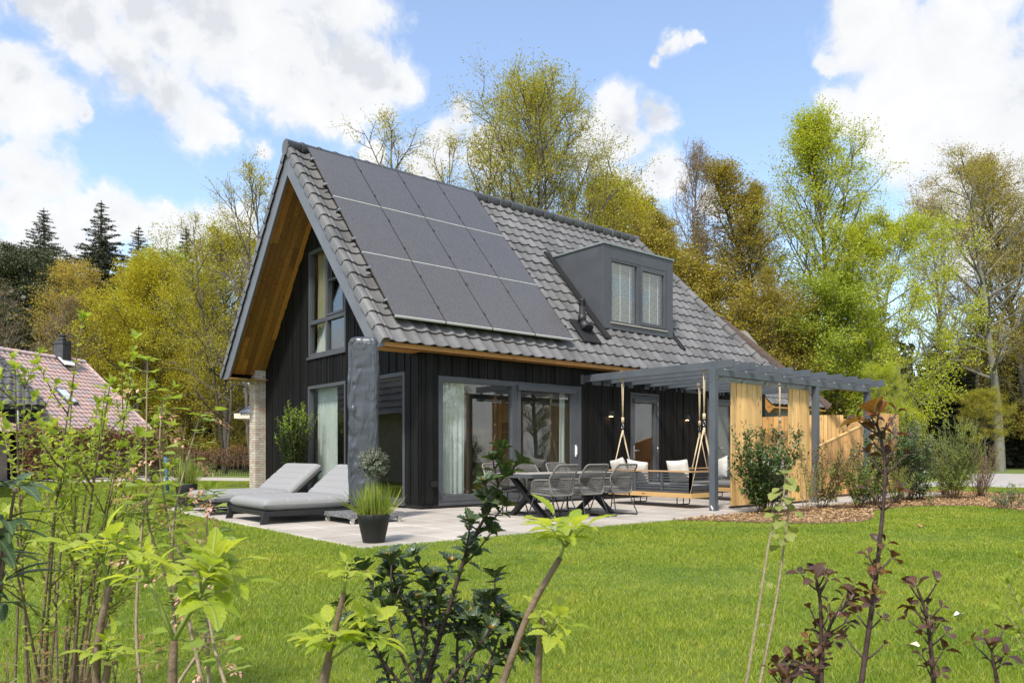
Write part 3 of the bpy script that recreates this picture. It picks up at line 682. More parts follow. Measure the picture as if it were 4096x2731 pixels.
def cover(i, j):
    t = i*2*PI; z = .24+2.63*j; hw, hd = .208+.02*math.sin(j*2.6), .14+.03*math.sin(j*3)
    e = .28; cx = abs(math.cos(t))**e*(1 if math.cos(t) > 0 else -1); sy = abs(math.sin(t))**e*(1 if math.sin(t) > 0 else -1)
    s = 1.0
    if j > .955: q = (j-.955)/.045; s = math.sqrt(max(0, 1-q*q*.98)); z = .24+2.63*.955+.10*math.sin(q*PI/2)+.03*math.cos(t-1)*(1-q)
    if j < .04: s = .9+2.5*j
    w = sum(a*math.sin(f*t*1.0+g*j*9+p) for f, g, p, a in ph_)*.0045
    w2 = .0035*abs(math.sin(9*j+5*math.sin(t*2.0+j*4)+4*t))**10 + .003*abs(math.sin(15*j-6*t+2.5*math.sin(3*t+7*j)))**12
    q3 = Vector((cx*2.4+.5*sy+.35*z, sy*2.4-.3*z, z*1.15)); rg = mnoise.ridged_multi_fractal(q3+Vector((0,0,.6*mnoise.noise(q3*1.3))), .9, 2.1, 4, 1.0, 1.6)
    rg2 = mnoise.ridged_multi_fractal(q3*3.1+Vector((3,1,0)), .8, 2.2, 3, 1.0, 1.8); w += (.010*(rg-1.2)+.006*(rg2-1.1))*min(1, (1.02-j)*12)
    x, y = cx*(hw*s+w+w2), sy*(hd*s+w-w2)
    return (-2.02+x*ca_-y*sa_, -1.48+x*sa_+y*ca_, z)
mb.grid(cover, 110, 230)
M['cover'] = pm('cover_fabric', (.046,.052,.063), (.058,.064,.075), 2, .36, .5, 9, spec=.6, detail=8)
def crease():
    nt = M['cover'].node_tree; bn = [x for x in nt.nodes if x.type == 'BUMP'][0]; v = mapping(nt, (1,1,.55)); n = nt.nodes.new('ShaderNodeTexNoise'); n.noise_type = 'RIDGED_MULTIFRACTAL'
    n.inputs['Scale'].default_value = 6.5; n.inputs['Detail'].default_value = 5; n.inputs['Roughness'].default_value = .5; n.inputs['Distortion'].default_value = .6; nt.links.new(v, n.inputs['Vector']); nt.links.new(n.outputs[0], bn.inputs['Height']); bn.inputs['Strength'].default_value = 1.0; bn.inputs['Distance'].default_value = .06
crease()
cov = mb.build('cover', M['cover'], ps)
for k in (0.30, .66):
    mb = MB(); mb.tube([cover(k+.02*math.sin(j*.2), .05+j*.0225) for j in range(40)], .004, 4); mb.build('seam', M['cover'], cov)
# dining table
tb = thing('dining_table', 'long garden dining table with wood top and dark crossed legs', 'table', (1.28,-2.5,0))
mb = MB()
for i in range(7): mb.box((.12,-3.0+i*.1428+.001,.685), (2.45,-3.0+(i+1)*.1428-.002,.722))
mb.build('tabletop', M['tablewood'], tb, bevel=.002)
mb = MB(); mb.box((.117,-3.004,.655), (2.453,-2.99,.718)); mb.box((.117,-2.013,.655), (2.453,-1.997,.718)); mb.box((.113,-2.99,.655), (.123,-2.013,.718)); mb.box((2.447,-2.99,.655), (2.457,-2.013,.718)); mb.build('edge_trim', M['anth'], tb)
for x in (.48, 2.05):
    mb = MB(); mb.bar((x,-2.93,0), (x,-2.1,.655), .07, .1, (1,0,0)); l = mb.build('crossed_leg', M['blackm'], tb, bevel=.003)
    mb = MB(); mb.bar((x+.012,-2.07,0), (x+.012,-2.9,.655), .066, .1, (1,0,0)); mb.build('crossed_leg', M['blackm'], tb, bevel=.003)
mb = MB(); mb.box((.5,-2.53,.6), (2.03,-2.47,.652)); mb.build('stretcher', M['blackm'], tb)
# rope chairs: local frame, the sitter looks along +y
def make_chair(label):
    t = thing('rope_chair', label, 'chair', (0,0,0), 0, 'woven rope chairs around the dining table')
    TL, TR_ = Vector((-.25,-.33,.87)), Vector((.25,-.33,.87)); JL, JR = Vector((-.285,-.17,.64)), Vector((.285,-.17,.64))
    BL, BR = Vector((-.235,-.2,.385)), Vector((.235,-.2,.385)); AL, AR = Vector((-.3,.17,.63)), Vector((.3,.17,.63)); FL, FR = Vector((-.26,.26,.42)), Vector((.26,.26,.42))
    def rounded(P, r=.05, closed=False):
        out = []; n = len(P)
        for i, p in enumerate(P):
            if not closed and i in (0, n-1): out.append(p); continue
            a = (P[i-1]-p).normalized()*r; b = (P[(i+1) % n]-p).normalized()*r
            for k in range(5): s = k/4; out.append((p+a)*(1-s)**2+p*2*s*(1-s)+(p+b)*s*s)
        return out
    mb = MB(); mb.tube(rounded([BL,JL,TL,TR_,JR,BR], .06, True), .014, 7, closed=True)
    mb.tube(rounded([JL,AL,FL], .07), .013, 7); mb.tube(rounded([JR,AR,FR], .07), .013, 7); mb.tube(rounded([BL,FL,FR,BR], .06, True), .012, 6, closed=True)
    mb.build('frame', M['cord'], t, local=True)
    def weave(A, B, C, D, rows, cols, bulge):           # A-B top edge, C-D bottom edge
        mb = MB(); n = (B-A).cross(C-A).normalized()
        S = lambda u, v: (A*(1-u)+B*u)*(1-v)+(C*(1-u)+D*u)*v + n*(bulge*math.sin(u*PI)*math.sin(v*PI))
        for r in range(rows):
            v = (r+.5)/rows
            mb.tube([S(k/(cols*2), v+(.25/rows if k % 2 else -.25/rows)) for k in range(cols*2+1)], .0052, 4, cap=False)
        for c in range(cols):
            mb.tube([S((c+.25+(.5 if r % 2 else 0))/cols, r/rows) for r in range(rows+1)], .0045, 4, cap=False)
        return mb
    def merge(*ms):
        o = MB()
        for m_ in ms:
            b = len(o.v); o.v += m_.v; o.f += [tuple(b+i for i in f) for f in m_.f]; o.sm += m_.sm
        return o
    merge(weave(TL+Vector((.01,0,-.01)), TR_+Vector((-.01,0,-.01)), JL, JR, 6, 13, .02), weave(JL, JR, BL, BR, 7, 13, .03)).build('back_weave', M['cord'], t, local=True)
    for a, b, c, d in ((JL,AL,BL,FL),(AR,JR,FR,BR)): weave(a, b, c, d, 7, 10, .0).build('arm_weave', M['cord'], t, local=True)
    mb = MB(); mb.grid(lambda i, j: BL*(1-i)*(1-j)+BR*i*(1-j)+FL*(1-i)*j+FR*i*j+Vector((0,0,.0)), 8, 8); mb.build('seat', M['cord'], t, local=True)
    mb = MB()
    for zf in (.02, .07): mb.grid(lambda i, j: BL*.9*(1-i)*(1-j)+BR*.9*i*(1-j)+FL*.93*(1-i)*j+FR*.93*i*j+Vector((0,0,.065+(zf-.02)*math.sqrt(max(0,(1-abs(2*i-1)**6)*(1-abs(2*j-1)**6))))), 14, 14)
    mb.build('seat_cushion', M['fabric_d'], t, local=True)
    for s in (-1, 1):
        mb = MB(); x = s*.275
        mb.tube(rounded([Vector((s*.22,.2,.40)), Vector((x,.31,.014)), Vector((x,-.31,.014)), Vector((s*.2,-.17,.38))], .04), .0105, 7); mb.build('sled_leg', M['blackm'], t, local=True)
    mb = MB(); mb.tube([(-.22,.2,.4),(.22,.2,.4)], .01, 6); mb.tube([(-.2,-.17,.38),(.2,-.17,.38)], .01, 6); mb.build('cross_bar', M['blackm'], t, local=True)
    return t
near = [(.46,-3.14,.06,'woven rope chair on the lawn side of the table, nearest the potted olive'), (1.165,-3.13,-.03,'woven rope chair in the middle of the lawn side of the table'), (1.875,-3.13,.02,'woven rope chair on the lawn side of the table, nearest the hanging swing')]
farr = [(.49,-1.88,PI-.03,'woven rope chair on the house side of the table, in front of the sheer curtain'), (1.24,-1.86,PI+.04,'woven rope chair in the middle of the house side of the table'), (2.0,-1.87,PI,'woven rope chair on the house side of the table, nearest the garden door')]
ch0 = None
for x, y, rz, lab in near+farr:
    if ch0 is None: ch0 = make_chair(lab); c = ch0
    else: c = copy_tree(ch0)
    c.location = (x,y,0); c.rotation_euler = (0,0,rz); c['label'] = lab
# hanging daybed swings: local frame, slatted back on the -x side, long axis y
def make_swing(label, loc, rz):
    t = thing('hanging_swing', label, 'swing', loc, rz, 'hanging daybed swings under the pergola')
    hx0, hy = .43, 1.06
    mb = MB(); mb.box((-hx0,-hy,.2), (-hx0+.05,hy,.29)); mb.box((hx0-.05,-hy,.2), (hx0,hy,.29)); mb.box((-hx0+.05,-hy,.2), (hx0-.05,-hy+.05,.29)); mb.box((-hx0+.05,hy-.05,.2), (hx0-.05,hy,.29)); 
    for i in range(9): mb.box((-hx0+.05,-hy+.1+i*.22,.24), (hx0-.05,-hy+.22+i*.22,.265))
    mb.build('platform', M['plank'], t, bevel=.004, local=True)
    a, b = hx0-.03, hy-.04
    for name, P0, P1 in (('back_panel', (-a,-b), (-a,b)), ('end_panel', (-a,-b), (a,-b)), ('end_panel', (-a,b), (a,b))):
        mb = MB(); P0 = Vector((*P0,0)); P1 = Vector((*P1,0)); d = P1-P0; n = 4 if name == 'back_panel' else 2
        for k in range(n): q = P0+d*(k/(n-1)); mb.bar(q+Vector((0,0,.29)), q+Vector((0,0,.69)), .045, .045, (1,0,0))
        for k in range(7): mb.bar(P0+Vector((0,0,.315+k*.055)), P1+Vector((0,0,.315+k*.055)), .018, .026)
        o = mb.build(name, M['anth'], t, local=True)
        mb = MB(); e = d.normalized()*.03; mb.bar(P0-e+Vector((0,0,.705)), P1+e+Vector((0,0,.705)), .065, .028); mb.build('top_rail', M['rail'], o, local=True)
    mb = MB()
    def cu(i, j, top=1):
        A_ = .5-.5*math.cos(i*PI); B_ = .5-.5*math.cos(j*PI); e = ((1-abs(2*A_-1)**8)*(1-abs(2*B_-1)**10))**.5
        return (-a+.04+(hx0+a-.05)*A_, -b+.04+(2*b-.08)*B_, .36+(.085 if top else -.085)*e)
    mb.grid(cu, 20, 30); mb.grid(lambda i, j: cu(i,j,0), 20, 30); mb.build('seat_cushion', M['fabric_d'] if rz else M['fabric'], t, local=True)
    for yy in (-.55, .55):
        mb = MB(); mb.tube([(-.2,yy,.2),(-.2,yy,.07),(-.17,yy,.05),(.17,yy,.05),(.2,yy,.07),(.2,yy,.2)], .011, 7); mb.tube([(0,yy,.2),(0,yy,.03)], .011, 6); mb.build('folding_foot', M['blackm'], t, local=True)
    for s in (-1, 1):
        y = s*(hy-.02)
        mb = MB()
        for dx_ in (-.025, .025): mb.tube([(dx_+.0,y,2.64),(dx_*.3,y,1.72)], .009, 6)
        for k in range(3): mb.tube([(-.05,y-.03+k*.03,2.63),(-.05,y-.03+k*.03,2.80),(.05,y-.03+k*.03,2.80),(.05,y-.03+k*.03,2.63)], .012, 6, closed=True)
        mb.tube([(0,y,1.82),(0,y,1.7)], .03, 8); mb.tube([(0,y,1.55),(0,y,1.4)], [.02,.03], 8)
        for sx in (-1, 1): mb.tube([(sx*.015,y,1.5),(sx*(hx0+.0),y,.3)], .009, 6)
        for sx in (-1, 1): mb.tube([(sx*.01,y+.02,1.5),(sx*(hx0-.0),y+.0,.28)], .008, 6)
        mb.build('rope', M['rope'], t, local=True)
        mb = MB(); mb.tube([(0,y+.045*math.cos(k*PI/8)*.6,1.63+.045*math.sin(k*PI/8)) for k in range(16)], .007, 6, closed=True); mb.build('ring', M['steel'], t, local=True)
    return t
make_swing('hanging daybed swing with dark slatted back and pale plank base beside the dining chairs', (4.4,-2.13,0), 0)
make_swing('second hanging daybed swing with dark grey seat, behind the sliding screens', (7.1,-2.13,0), PI)
def pillow(label, loc, rot, w=.5, h=.46, th=.17):
    mb = MB()
    for s in (1, -1):
        def fn(i, j):
            a, b = 2*i-1, 2*j-1; e = max(0, (1-a**4)*(1-b**4))**.6; pin = 1-.07*(1-abs(a)**2)*abs(b)**3-.0; pin2 = 1-.07*(1-abs(b)**2)*abs(a)**3
            return (a*w/2*pin2, s*th/2*e*(1+.05*math.sin(5*a+3*b)), b*h/2*pin+.0)
        mb.grid(fn, 18, 18)
    o = mb.build('scatter_pillow', M['pillow'], loc=(0,0,0)); o.location = loc; o.rotation_euler = rot
    return tag(o, label, 'pillow', 'pale scatter pillows on the swings')
pillow('tilted pale scatter pillow in the far corner of the swing, behind the rope chair', (4.12,-1.25,.72), (R(-14),R(10),R(75)))
pillow('pale scatter pillow leaning back on the swing, second from the garden door side', (4.12,-1.75,.69), (R(-18),R(-8),R(100)))
pillow('pale scatter pillow alone near the front end of the swing, before the black wall', (4.12,-2.78,.70), (R(-12),R(4),R(92)))
pillow('pale scatter pillow standing between the front pergola post and the first timber screen', (7.2,-1.6,.7), (R(12),R(14),R(70)), .55, .52)
pillow('pale scatter pillow glimpsed through the laurel between the two timber screens', (7.3,-2.9,.72), (R(-16),R(5),R(-80)), .55, .5)
# ================================================================== GROUND
def sheet(name, poly, z, m, **t):
    mb = MB(); mb.add([(x,y,z) for x, y in poly], [tuple(range(len(poly)))]); o = mb.build(name, m); return tag(o, kind='structure', **t)
def inpoly(P, X, Y):
    c = np.zeros(len(X), bool); n = len(P); j = n-1
    for i in range(n):
        xi, yi = P[i]; xj, yj = P[j]; k = ((yi > Y) != (yj > Y)) & (X < (xj-xi)*(Y-yi)/(yj-yi+1e-12)+xi); c ^= k; j = i
    return c
M['lawn'] = pm('lawn_soil', (.09,.14,.018), (.14,.18,.03), 1.5, .95, .5, 50)
sheet('lawn', [(-90,-60),(120,-60),(120,160),(-90,160)], -.026, M['lawn'])
M['floor'] = pm('forest_floor', (.05,.035,.02), (.09,.065,.035), 1.2, .95, .6, 15)
ff = [far(-2500,52), far(900,50), far(1700,46), far(2600,42), far(3500,44), far(4300,66), far(6500,70), far(6500,140), far(-2500,140)]
FFP = [(p.x,p.y) for p in ff]; sheet('forest_floor', FFP, -.020, M['floor'])
PATIO = [(-3.62,-4.34),(13.9,-4.34+.0),(13.9,0),(0,0),(0,3.62),(-3.62,3.62)]
def pave_mat():
    m = bpy.data.materials.new('paving'); m.use_nodes = True; nt = m.node_tree; b = nt.nodes['Principled BSDF']
    tc = nt.nodes.new('ShaderNodeTexCoord'); mp = nt.nodes.new('ShaderNodeMapping'); mp.inputs['Location'].default_value = (.02,.14,0); nt.links.new(tc.outputs['Object'], mp.inputs[0])
    br = nt.nodes.new('ShaderNodeTexBrick'); br.offset = 0; br.inputs['Scale'].default_value = 1; br.inputs['Brick Width'].default_value = .6; br.inputs['Row Height'].default_value = .6
    br.inputs['Mortar Size'].default_value = .009; br.inputs['Mortar Smooth'].default_value = .3
    br.inputs['Color1'].default_value = (.385,.345,.30,1); br.inputs['Color2'].default_value = (.50,.455,.40,1); br.inputs['Mortar'].default_value = (.74,.70,.63,1); nt.links.new(mp.outputs[0], br.inputs[0])
    sp = noise(nt, tc.outputs['Object'], 160, 2); col = mixc(nt, 1.0, br.outputs[0], ramp(nt, sp, [(.3,(.72,.70,.69)),(.7,(1.2,1.2,1.2))]), 'MULTIPLY')
    big = noise(nt, tc.outputs['Object'], 1.3, 5); col = mixc(nt, 1.0, col, ramp(nt, big, [(.35,(.78,.77,.75)),(.65,(1.06,1.05,1.04))]), 'MULTIPLY')
    nt.links.new(col, b.inputs['Base Color']); b.inputs['Roughness'].default_value = .85
    bn = nt.nodes.new('ShaderNodeBump'); bn.inputs['Strength'].default_value = .15; bn.inputs['Distance'].default_value = .004; nt.links.new(sp, bn.inputs['Height']); nt.links.new(bn.outputs[0], b.inputs['Normal'])
    return m
M['pave'] = pave_mat()
mb = MB(); mb.box((-3.62,-4.34,-.05), (13.9,0,0)); mb.box((-3.62,.0005,-.05), (-.02,3.62,0)); tag(mb.build('patio', M['pave']), kind='structure')
MUL = [(1.9,-4.345),(2.3,-4.8),(2.62,-5.44),(3.1,-6.1),(3.9,-6.45),(4.9,-6.2),(6.2,-5.55),(7.4,-5.35),(8.33,-5.5),(9.26,-6.2),(8.46,-7.31),(9.2,-8.0),(11,-8),(14,-6),(16,-3.5),(13.95,-2.4),(13.95,-4.345)]
M['mulch'] = pm('mulch_base', (.12,.075,.04), (.24,.15,.08), 14, .95, .8, 60)
sheet('mulch_bed', MUL, -.012, M['mulch'])
M['chip'] = leafmat('wood_chip', [(.30,.17,.07),(.5,.33,.17),(.42,.25,.11),(.16,.085,.04),(.6,.43,.25),(.34,.2,.09)], transl=0, rough=.9)
def quads(centers, L, W, rngl, flat=0.0):
    n = len(centers); d = rngl.normal(size=(n,3)); d[:,2] *= (1-flat); d /= np.linalg.norm(d, axis=1)[:,None]
    e = rngl.normal(size=(n,3)); e[:,2] *= (1-flat); e -= d*(e*d).sum(1)[:,None]; e /= np.linalg.norm(e, axis=1)[:,None]
    L = np.broadcast_to(L, (n,))[:,None]; W = np.broadcast_to(W, (n,))[:,None]
    V = np.stack([centers-d*L/2, centers+e*W/2-d*L*.05, centers+d*L/2, centers-e*W/2-d*L*.05], 1).reshape(-1,3)
    return V, np.arange(4*n).reshape(n,4)
n = 60000; X = rng.uniform(1.9,15,n); Y = rng.uniform(-8,-2.4,n); k = inpoly(MUL, X, Y); X, Y = X[k], Y[k]
V, F = quads(np.stack([X, Y, rng.uniform(-.005,.03,len(X))], 1), rng.uniform(.02,.07,len(X)), rng.uniform(.012,.03,len(X)), rng, .75)
tag(npmesh('wood_chips', M['chip'], V, F), kind='stuff')
M['gravel'] = pm('pale_gravel', (.36,.32,.27), (.48,.44,.38), 8, .95, .4, 80); M['asph'] = pm('pale_road', (.33,.30,.28), (.42,.39,.365), 3, .95, .2, 60)
P = [far(-600,25.5), far(330,28.0), far(600,29.5), far(1300,29.2), far(1500,29.5), far(1500,33.2), far(1000,33.2), far(620,35.2), far(470,45), far(380,45), far(350,33.5), far(-600,30)]
PATH = [(p.x,p.y) for p in P]; sheet('gravel_path', PATH, -.018, M['gravel'])
P = [far(3550,24), far(3850,24.5), far(4200,23), far(4700,22), far(5600,22), far(5600,34), far(4300,37), far(3980,41), far(3850,38), far(3900,31), far(3550,27)]
ROAD = [(p.x,p.y) for p in P]; sheet('road', ROAD, -.02, M['asph'])
P = [far(880,24.5), far(930,26.2), far(1020,26.2), far(1040,24.8), far(960,24)]; sheet('soil_patch', [(p.x,p.y) for p in P], -.014, M['soil'])
P = [far(3950,16.2), far(4350,16.5), far(4350,20.5), far(3900,20.5), far(3850,18)]; SOIL = [(p.x,p.y) for p in P]; sheet('bare_soil', SOIL, -.022, M['floor'])
# lawn grass: real blades, thinner and denser where the lawn is close
VS = []; d = 1.9
while d < 30:
    rho = min(12500, 12500*(3.0/d)**1.35); dd = .5; lat = .95*d+3.0; cnt = int(rho*2*lat*dd); D = rng.uniform(d, d+dd, cnt); A = rng.uniform(-lat, lat, cnt)
    X = CAM.x+FW.x*D+RT.x*A; Y = CAM.y+FW.y*D+RT.y*A
    bad = ((np.abs(A) > .74*D+.5) & (rng.random(cnt) > .4)) | inpoly(MUL, X, Y) | inpoly(PATH, X, Y) | inpoly(ROAD, X, Y) | inpoly(SOIL, X, Y) | ((X > -3.6)&(X < 13.9)&(Y > -4.32)&(Y < 0)) | ((X > -3.6)&(X < 14)&(Y >= 0)&(Y < 3.6)) | ((X > -.3)&(Y > 3)&(X < 12)&(Y < 8))
    X, Y, D = X[~bad], Y[~bad], D[~bad]; n = len(X)
    h = rng.uniform(.018,.034,n)*(1+.35*np.sin(X*1.3+np.sin(Y*.9)*2)*np.sin(Y*1.1+1)); w = .0025*(D/3.0)**.8*rng.uniform(.7,1.3,n); t = rng.uniform(0,2*PI,n); ln = rng.uniform(.2,1.3,n)*h; t2 = rng.uniform(0,2*PI,n)
    B = np.stack([X, Y, np.full(n,-.024)], 1); s = np.stack([np.cos(t)*w/2, np.sin(t)*w/2, np.zeros(n)], 1); l = np.stack([np.cos(t2)*ln, np.sin(t2)*ln, np.zeros(n)], 1); u = np.stack([np.zeros(n),np.zeros(n),h], 1)
    VS.append(np.stack([B-s, B+s, B+s*.8+l*.35+u*.6, B-s*.8+l*.35+u*.6, B+l+u], 1).reshape(-1,3)); d += dd
V = np.concatenate(VS); n = len(V)//5; b = np.arange(n)[:,None]*5
F = np.concatenate([b+np.array([[0,1,2]]), b+np.array([[0,2,3]]), b+np.array([[3,2,4]])], 1).reshape(-1,3)
M['grass'] = pm('grass_blade', (.15,.25,.02), (.24,.34,.035), .9, .5, island=.9, transl=.35, tc=(1.2,1.15,.7), spec=.3)
def grass_mat():
    m = M['grass']; nt = m.node_tree; b = nt.nodes['Principled BSDF']
    v = mapping(nt); big = noise(nt, v, .55, 5, .65); g = nt.nodes.new('ShaderNodeNewGeometry')
    mid = noise(nt, v, 2.6, 6, .7); a = ramp(nt, g.outputs['Random Per Island'], [(0,(.16,.255,.016)),(.4,(.215,.31,.024)),(.75,(.265,.345,.032)),(.95,(.32,.375,.055)),(1,(.46,.41,.15))])
    k = ramp(nt, big, [(.34,(.78,.84,.8)),(.5,(1.12,1.04,1)),(.66,(1.45,1.2,1.3))]); col = mixc(nt, 1.0, a, k, 'MULTIPLY'); col = mixc(nt, 1.0, col, ramp(nt, mid, [(.34,(.84,.88,.85)),(.52,(1.02,1.02,1)),(.7,(1.3,1.14,1.3))]), 'MULTIPLY')
    nt.links.new(col, b.inputs['Base Color'])
    tr = [x for x in nt.nodes if x.type == 'BSDF_TRANSLUCENT'][0]; nt.links.new(mixc(nt, 1.0, col, (1.2,1.15,.7), 'MULTIPLY'), tr.inputs[0])
grass_mat()
tag(npmesh('lawn_grass', M['grass'], V, F), kind='stuff')
M['shoot'] = pm('green_shoot', (.2,.26,.05), (.28,.32,.08), 20, .6)
# ================================================================== LEAVES AND PLANTS
def leaf_tpl(n=4, wmax=.5, peak=.45, fold=.25, curl=.25, serr=0.0, stalk=.08, sharp=1.0):
    V = []; F = []
    for i in range(n+1):
        t = i/n; w = wmax/2*(math.sin(PI*t**(math.log(.5)/math.log(peak)))**.8 if 0 < t < 1 else .03)
        if serr and 0 < t < 1: w *= (1+serr) if i % 2 else (1-serr)
        z = -curl*t*t; x = stalk+t*(1-stalk)
        V += [(x,-w,z+fold*w),(x,0,z),(x,w,z+fold*w)]
    for i in range(n):
        a = i*3; F += [(a,a+1,a+4,a+3),(a+1,a+2,a+5,a+4)]
    return np.array(V), np.array(F)
def lobed_tpl():                                     # palmate leaf with three to five lobes
    pts = [(0,0),(.05,-.2),(.2,-.5),(.38,-.42),(.5,-.5),(.68,-.3),(.72,-.2),(1,0),(.72,.2),(.68,.3),(.5,.5),(.38,.42),(.2,.5),(.05,.2)]
    V = [(.4,0,-.03)]+[(x,y,.12*abs(y)-.18*x*x) for x, y in pts]; n = len(pts)
    F = [(0,1+i,1+(i+1) % n,1+(i+1) % n) for i in range(n)]
    return np.array(V), np.array([(f[0],f[1],f[2]) for f in F])
T_LANCE = leaf_tpl(4,.36,.45,.3,.25); T_OVAL = leaf_tpl(4,.52,.5,.25,.3); T_ELDER = leaf_tpl(10,.50,.45,.3,.35,.10,.05); T_HOLLY = leaf_tpl(8,.66,.45,.45,.15,.22,.08)
T_NINE = leaf_tpl(6,.62,.6,.55,.35,.1,.15); T_ROUND = leaf_tpl(8,.85,.55,.25,.35,.08,.12); T_LOBE = lobed_tpl(); T_SM = leaf_tpl(2,.5,.5,.2,.2); T_LONG = leaf_tpl(6,.26,.5,.3,.45)
def leaf_mesh(name, m, tpl, pos, dirs, ups, size, parent=None, off=None):
    V, F = tpl; pos = np.asarray(pos, float); d = np.asarray(dirs, float); u = np.asarray(ups, float); size = np.asarray(size, float)
    d = d/np.linalg.norm(d, axis=1)[:,None]; s = np.cross(u, d); s /= (np.linalg.norm(s, axis=1)[:,None]+1e-9); u = np.cross(d, s)
    W = pos[:,None,:]+size[:,None,None]*(V[None,:,0:1]*d[:,None,:]+V[None,:,1:2]*s[:,None,:]+V[None,:,2:3]*u[:,None,:])
    N = len(pos); FF = (np.arange(N)[:,None,None]*len(V)+F[None]).reshape(-1, F.shape[1])
    o = npmesh(name, m, W.reshape(-1,3)-(np.array(off) if (parent is not None and off is not None) else 0), FF, parent, None if parent is not None else off, True)
    if len(o.data.vertices) == N*len(V): ca = o.data.attributes.new('leafco', 'FLOAT_VECTOR', 'POINT'); ca.data.foreach_set('vector', np.tile(V, (N,1)).astype(np.float32).ravel())
    return o
def rdir(r): v = Vector((r.gauss(0,1), r.gauss(0,1), r.gauss(0,1))); return v.normalized()
def perp(d, ang):
    a = d.cross(UP) if abs(d.z) < .95 else d.cross(Vector((1,0,0))); a.normalize(); b = d.cross(a); return a*math.cos(ang)+b*math.sin(ang)
class Plant:
    def __init__(s, name, label, cat, base, group=None, seed=1):
        s.t = thing(name, label, cat, base, 0, group); s.base = Vector(base); s.r = random.Random(seed); s.st = MB(); s.L = {}; s.sg = MB()
    def stem(s, pts, r0, r1, n=5):
        m = len(pts); s.st.tube(pts, [r0+(r1-r0)*i/(m-1) for i in range(m)], n)
    def leaf(s, key, p, d, size, up=None):
        up = up or UP
        if abs(d.normalized().dot(up)) > .97: up = Vector((1,.3,0))
        s.L.setdefault(key, []).append((tuple(p), tuple(d), tuple(up), size))
    def leaves_on(s, key, pts, spacing, size, t0=.1, ang=55, opp=True, jit=.3, droop=0.0, sc_end=.7):
        r = s.r; P = [Vector(p) for p in pts]; seg = [(b-a).length for a, b in zip(P, P[1:])]; tot = sum(seg); x = tot*t0; k = r.random()*6
        while x < tot:
            y = x; i = 0
            while i < len(seg)-1 and y > seg[i]: y -= seg[i]; i += 1
            d = (P[i+1]-P[i]).normalized(); p = P[i]+d*y; k += 1.57 if opp else 2.4
            for q in range(2 if opp else 1):
                o = perp(d, k+q*PI); a = R(ang+r.gauss(0,14)); dd = d*math.cos(a)+o*math.sin(a)+rdir(r)*jit*.5; dd.z -= droop
                s.leaf(key, p, dd, size*(1-(1-sc_end)*x/tot)*r.uniform(.7,1.15), (d+UP*.7+rdir(r)*.4).normalized())
            x += spacing*r.uniform(.7,1.3)
    def whorl(s, key, p, ax, n, size, ang=45, up=None, var=.25):
        ax = Vector(ax).normalized(); k = s.r.random()*6
        for i in range(n):
            o = perp(ax, k+i*2*PI/n+s.r.gauss(0,.2)); a = R(ang+s.r.gauss(0,10)); d = ax*math.cos(a)+o*math.sin(a); s.leaf(key, p, d, size*s.r.uniform(1-var,1+var*.5), (ax+UP*.3).normalized())
    def done(s, stem_m, mats, names=None):
        if s.st.v: s.st.build('stem', M[stem_m], s.t)
        if s.sg.v: s.sg.build('green_shoot', M['shoot'], s.t)
        for key, (tpl, m) in mats.items():
            if key not in s.L: continue
            q = s.L[key]; leaf_mesh((names or {}).get(key, 'foliage'), M[m], tpl, [a[0] for a in q], [a[1] for a in q], [a[2] for a in q], [a[3] for a in q], s.t, s.base)
        return s.t
def curve(p, d, L, n, r, wob=.12, up=.12):
    p = Vector(p); d = Vector(d).normalized(); out = [p.copy()]
    for i in range(n): d = (d+rdir(r)*wob+UP*up).normalized(); p = p+d*(L/n); out.append(p.copy())
    return out
LG = [(.10,.19,.02),(.16,.26,.03),(.24,.33,.04),(.13,.22,.025)]
M['lf_privet'] = leafmat('privet_leaf', [(.27,.37,.03),(.38,.47,.05),(.5,.56,.1),(.29,.39,.035),(.42,.5,.07)], .5, veins=.6)
M['lf_elder'] = leafmat('elder_leaf', [(.36,.46,.03),(.5,.57,.05),(.58,.62,.08),(.3,.42,.03)], .55, .42, veins=.8)
M['lf_ribes'] = leafmat('currant_leaf', [(.24,.34,.06),(.34,.43,.1),(.28,.4,.05)], .45, veins=.7, nv=5)
M['lf_holly'] = leafmat('holly_leaf', [(.022,.045,.015),(.04,.075,.02),(.065,.1,.028),(.03,.06,.028)], .15, .3, .5, veins=.6)
M['lf_bud'] = leafmat('orange_bud', [(.5,.2,.03),(.62,.36,.05),(.42,.12,.03)], .3)
M['lf_hazel'] = leafmat('hazel_leaf', [(.24,.28,.07),(.34,.36,.09),(.2,.22,.06)], .4, veins=.8, nv=8)
M['lf_nine'] = leafmat('ninebark_leaf', [(.05,.022,.022),(.085,.035,.026),(.13,.05,.025),(.07,.035,.04)], .3, .4, .5, (1.6,.8,.5), veins=.35)
M['lf_nine_y'] = leafmat('young_ninebark_leaf', [(.16,.07,.015),(.22,.1,.02),(.2,.05,.015)], .45, .45, veins=.5)
M['lf_laurel'] = leafmat('laurel_leaf', [(.035,.075,.016),(.055,.105,.02),(.09,.145,.03),(.045,.09,.02)], .22, .3, .5)
M['lf_laurel_y'] = leafmat('young_laurel_leaf', [(.2,.32,.02),(.28,.4,.04),(.1,.2,.02)], .4, .35)
M['lf_photinia'] = leafmat('photinia_leaf', [(.07,.12,.03),(.26,.07,.04),(.1,.14,.03),(.2,.06,.035),(.13,.2,.045)], .25, .35)
M['lf_olive'] = leafmat('olive_leaf', [(.1,.12,.075),(.16,.18,.12),(.24,.26,.19),(.07,.09,.05)], .15, .45)
M['lf_yel'] = leafmat('yellow_green_leaf', [(.25,.32,.03),(.36,.42,.05),(.2,.28,.03)], .45)
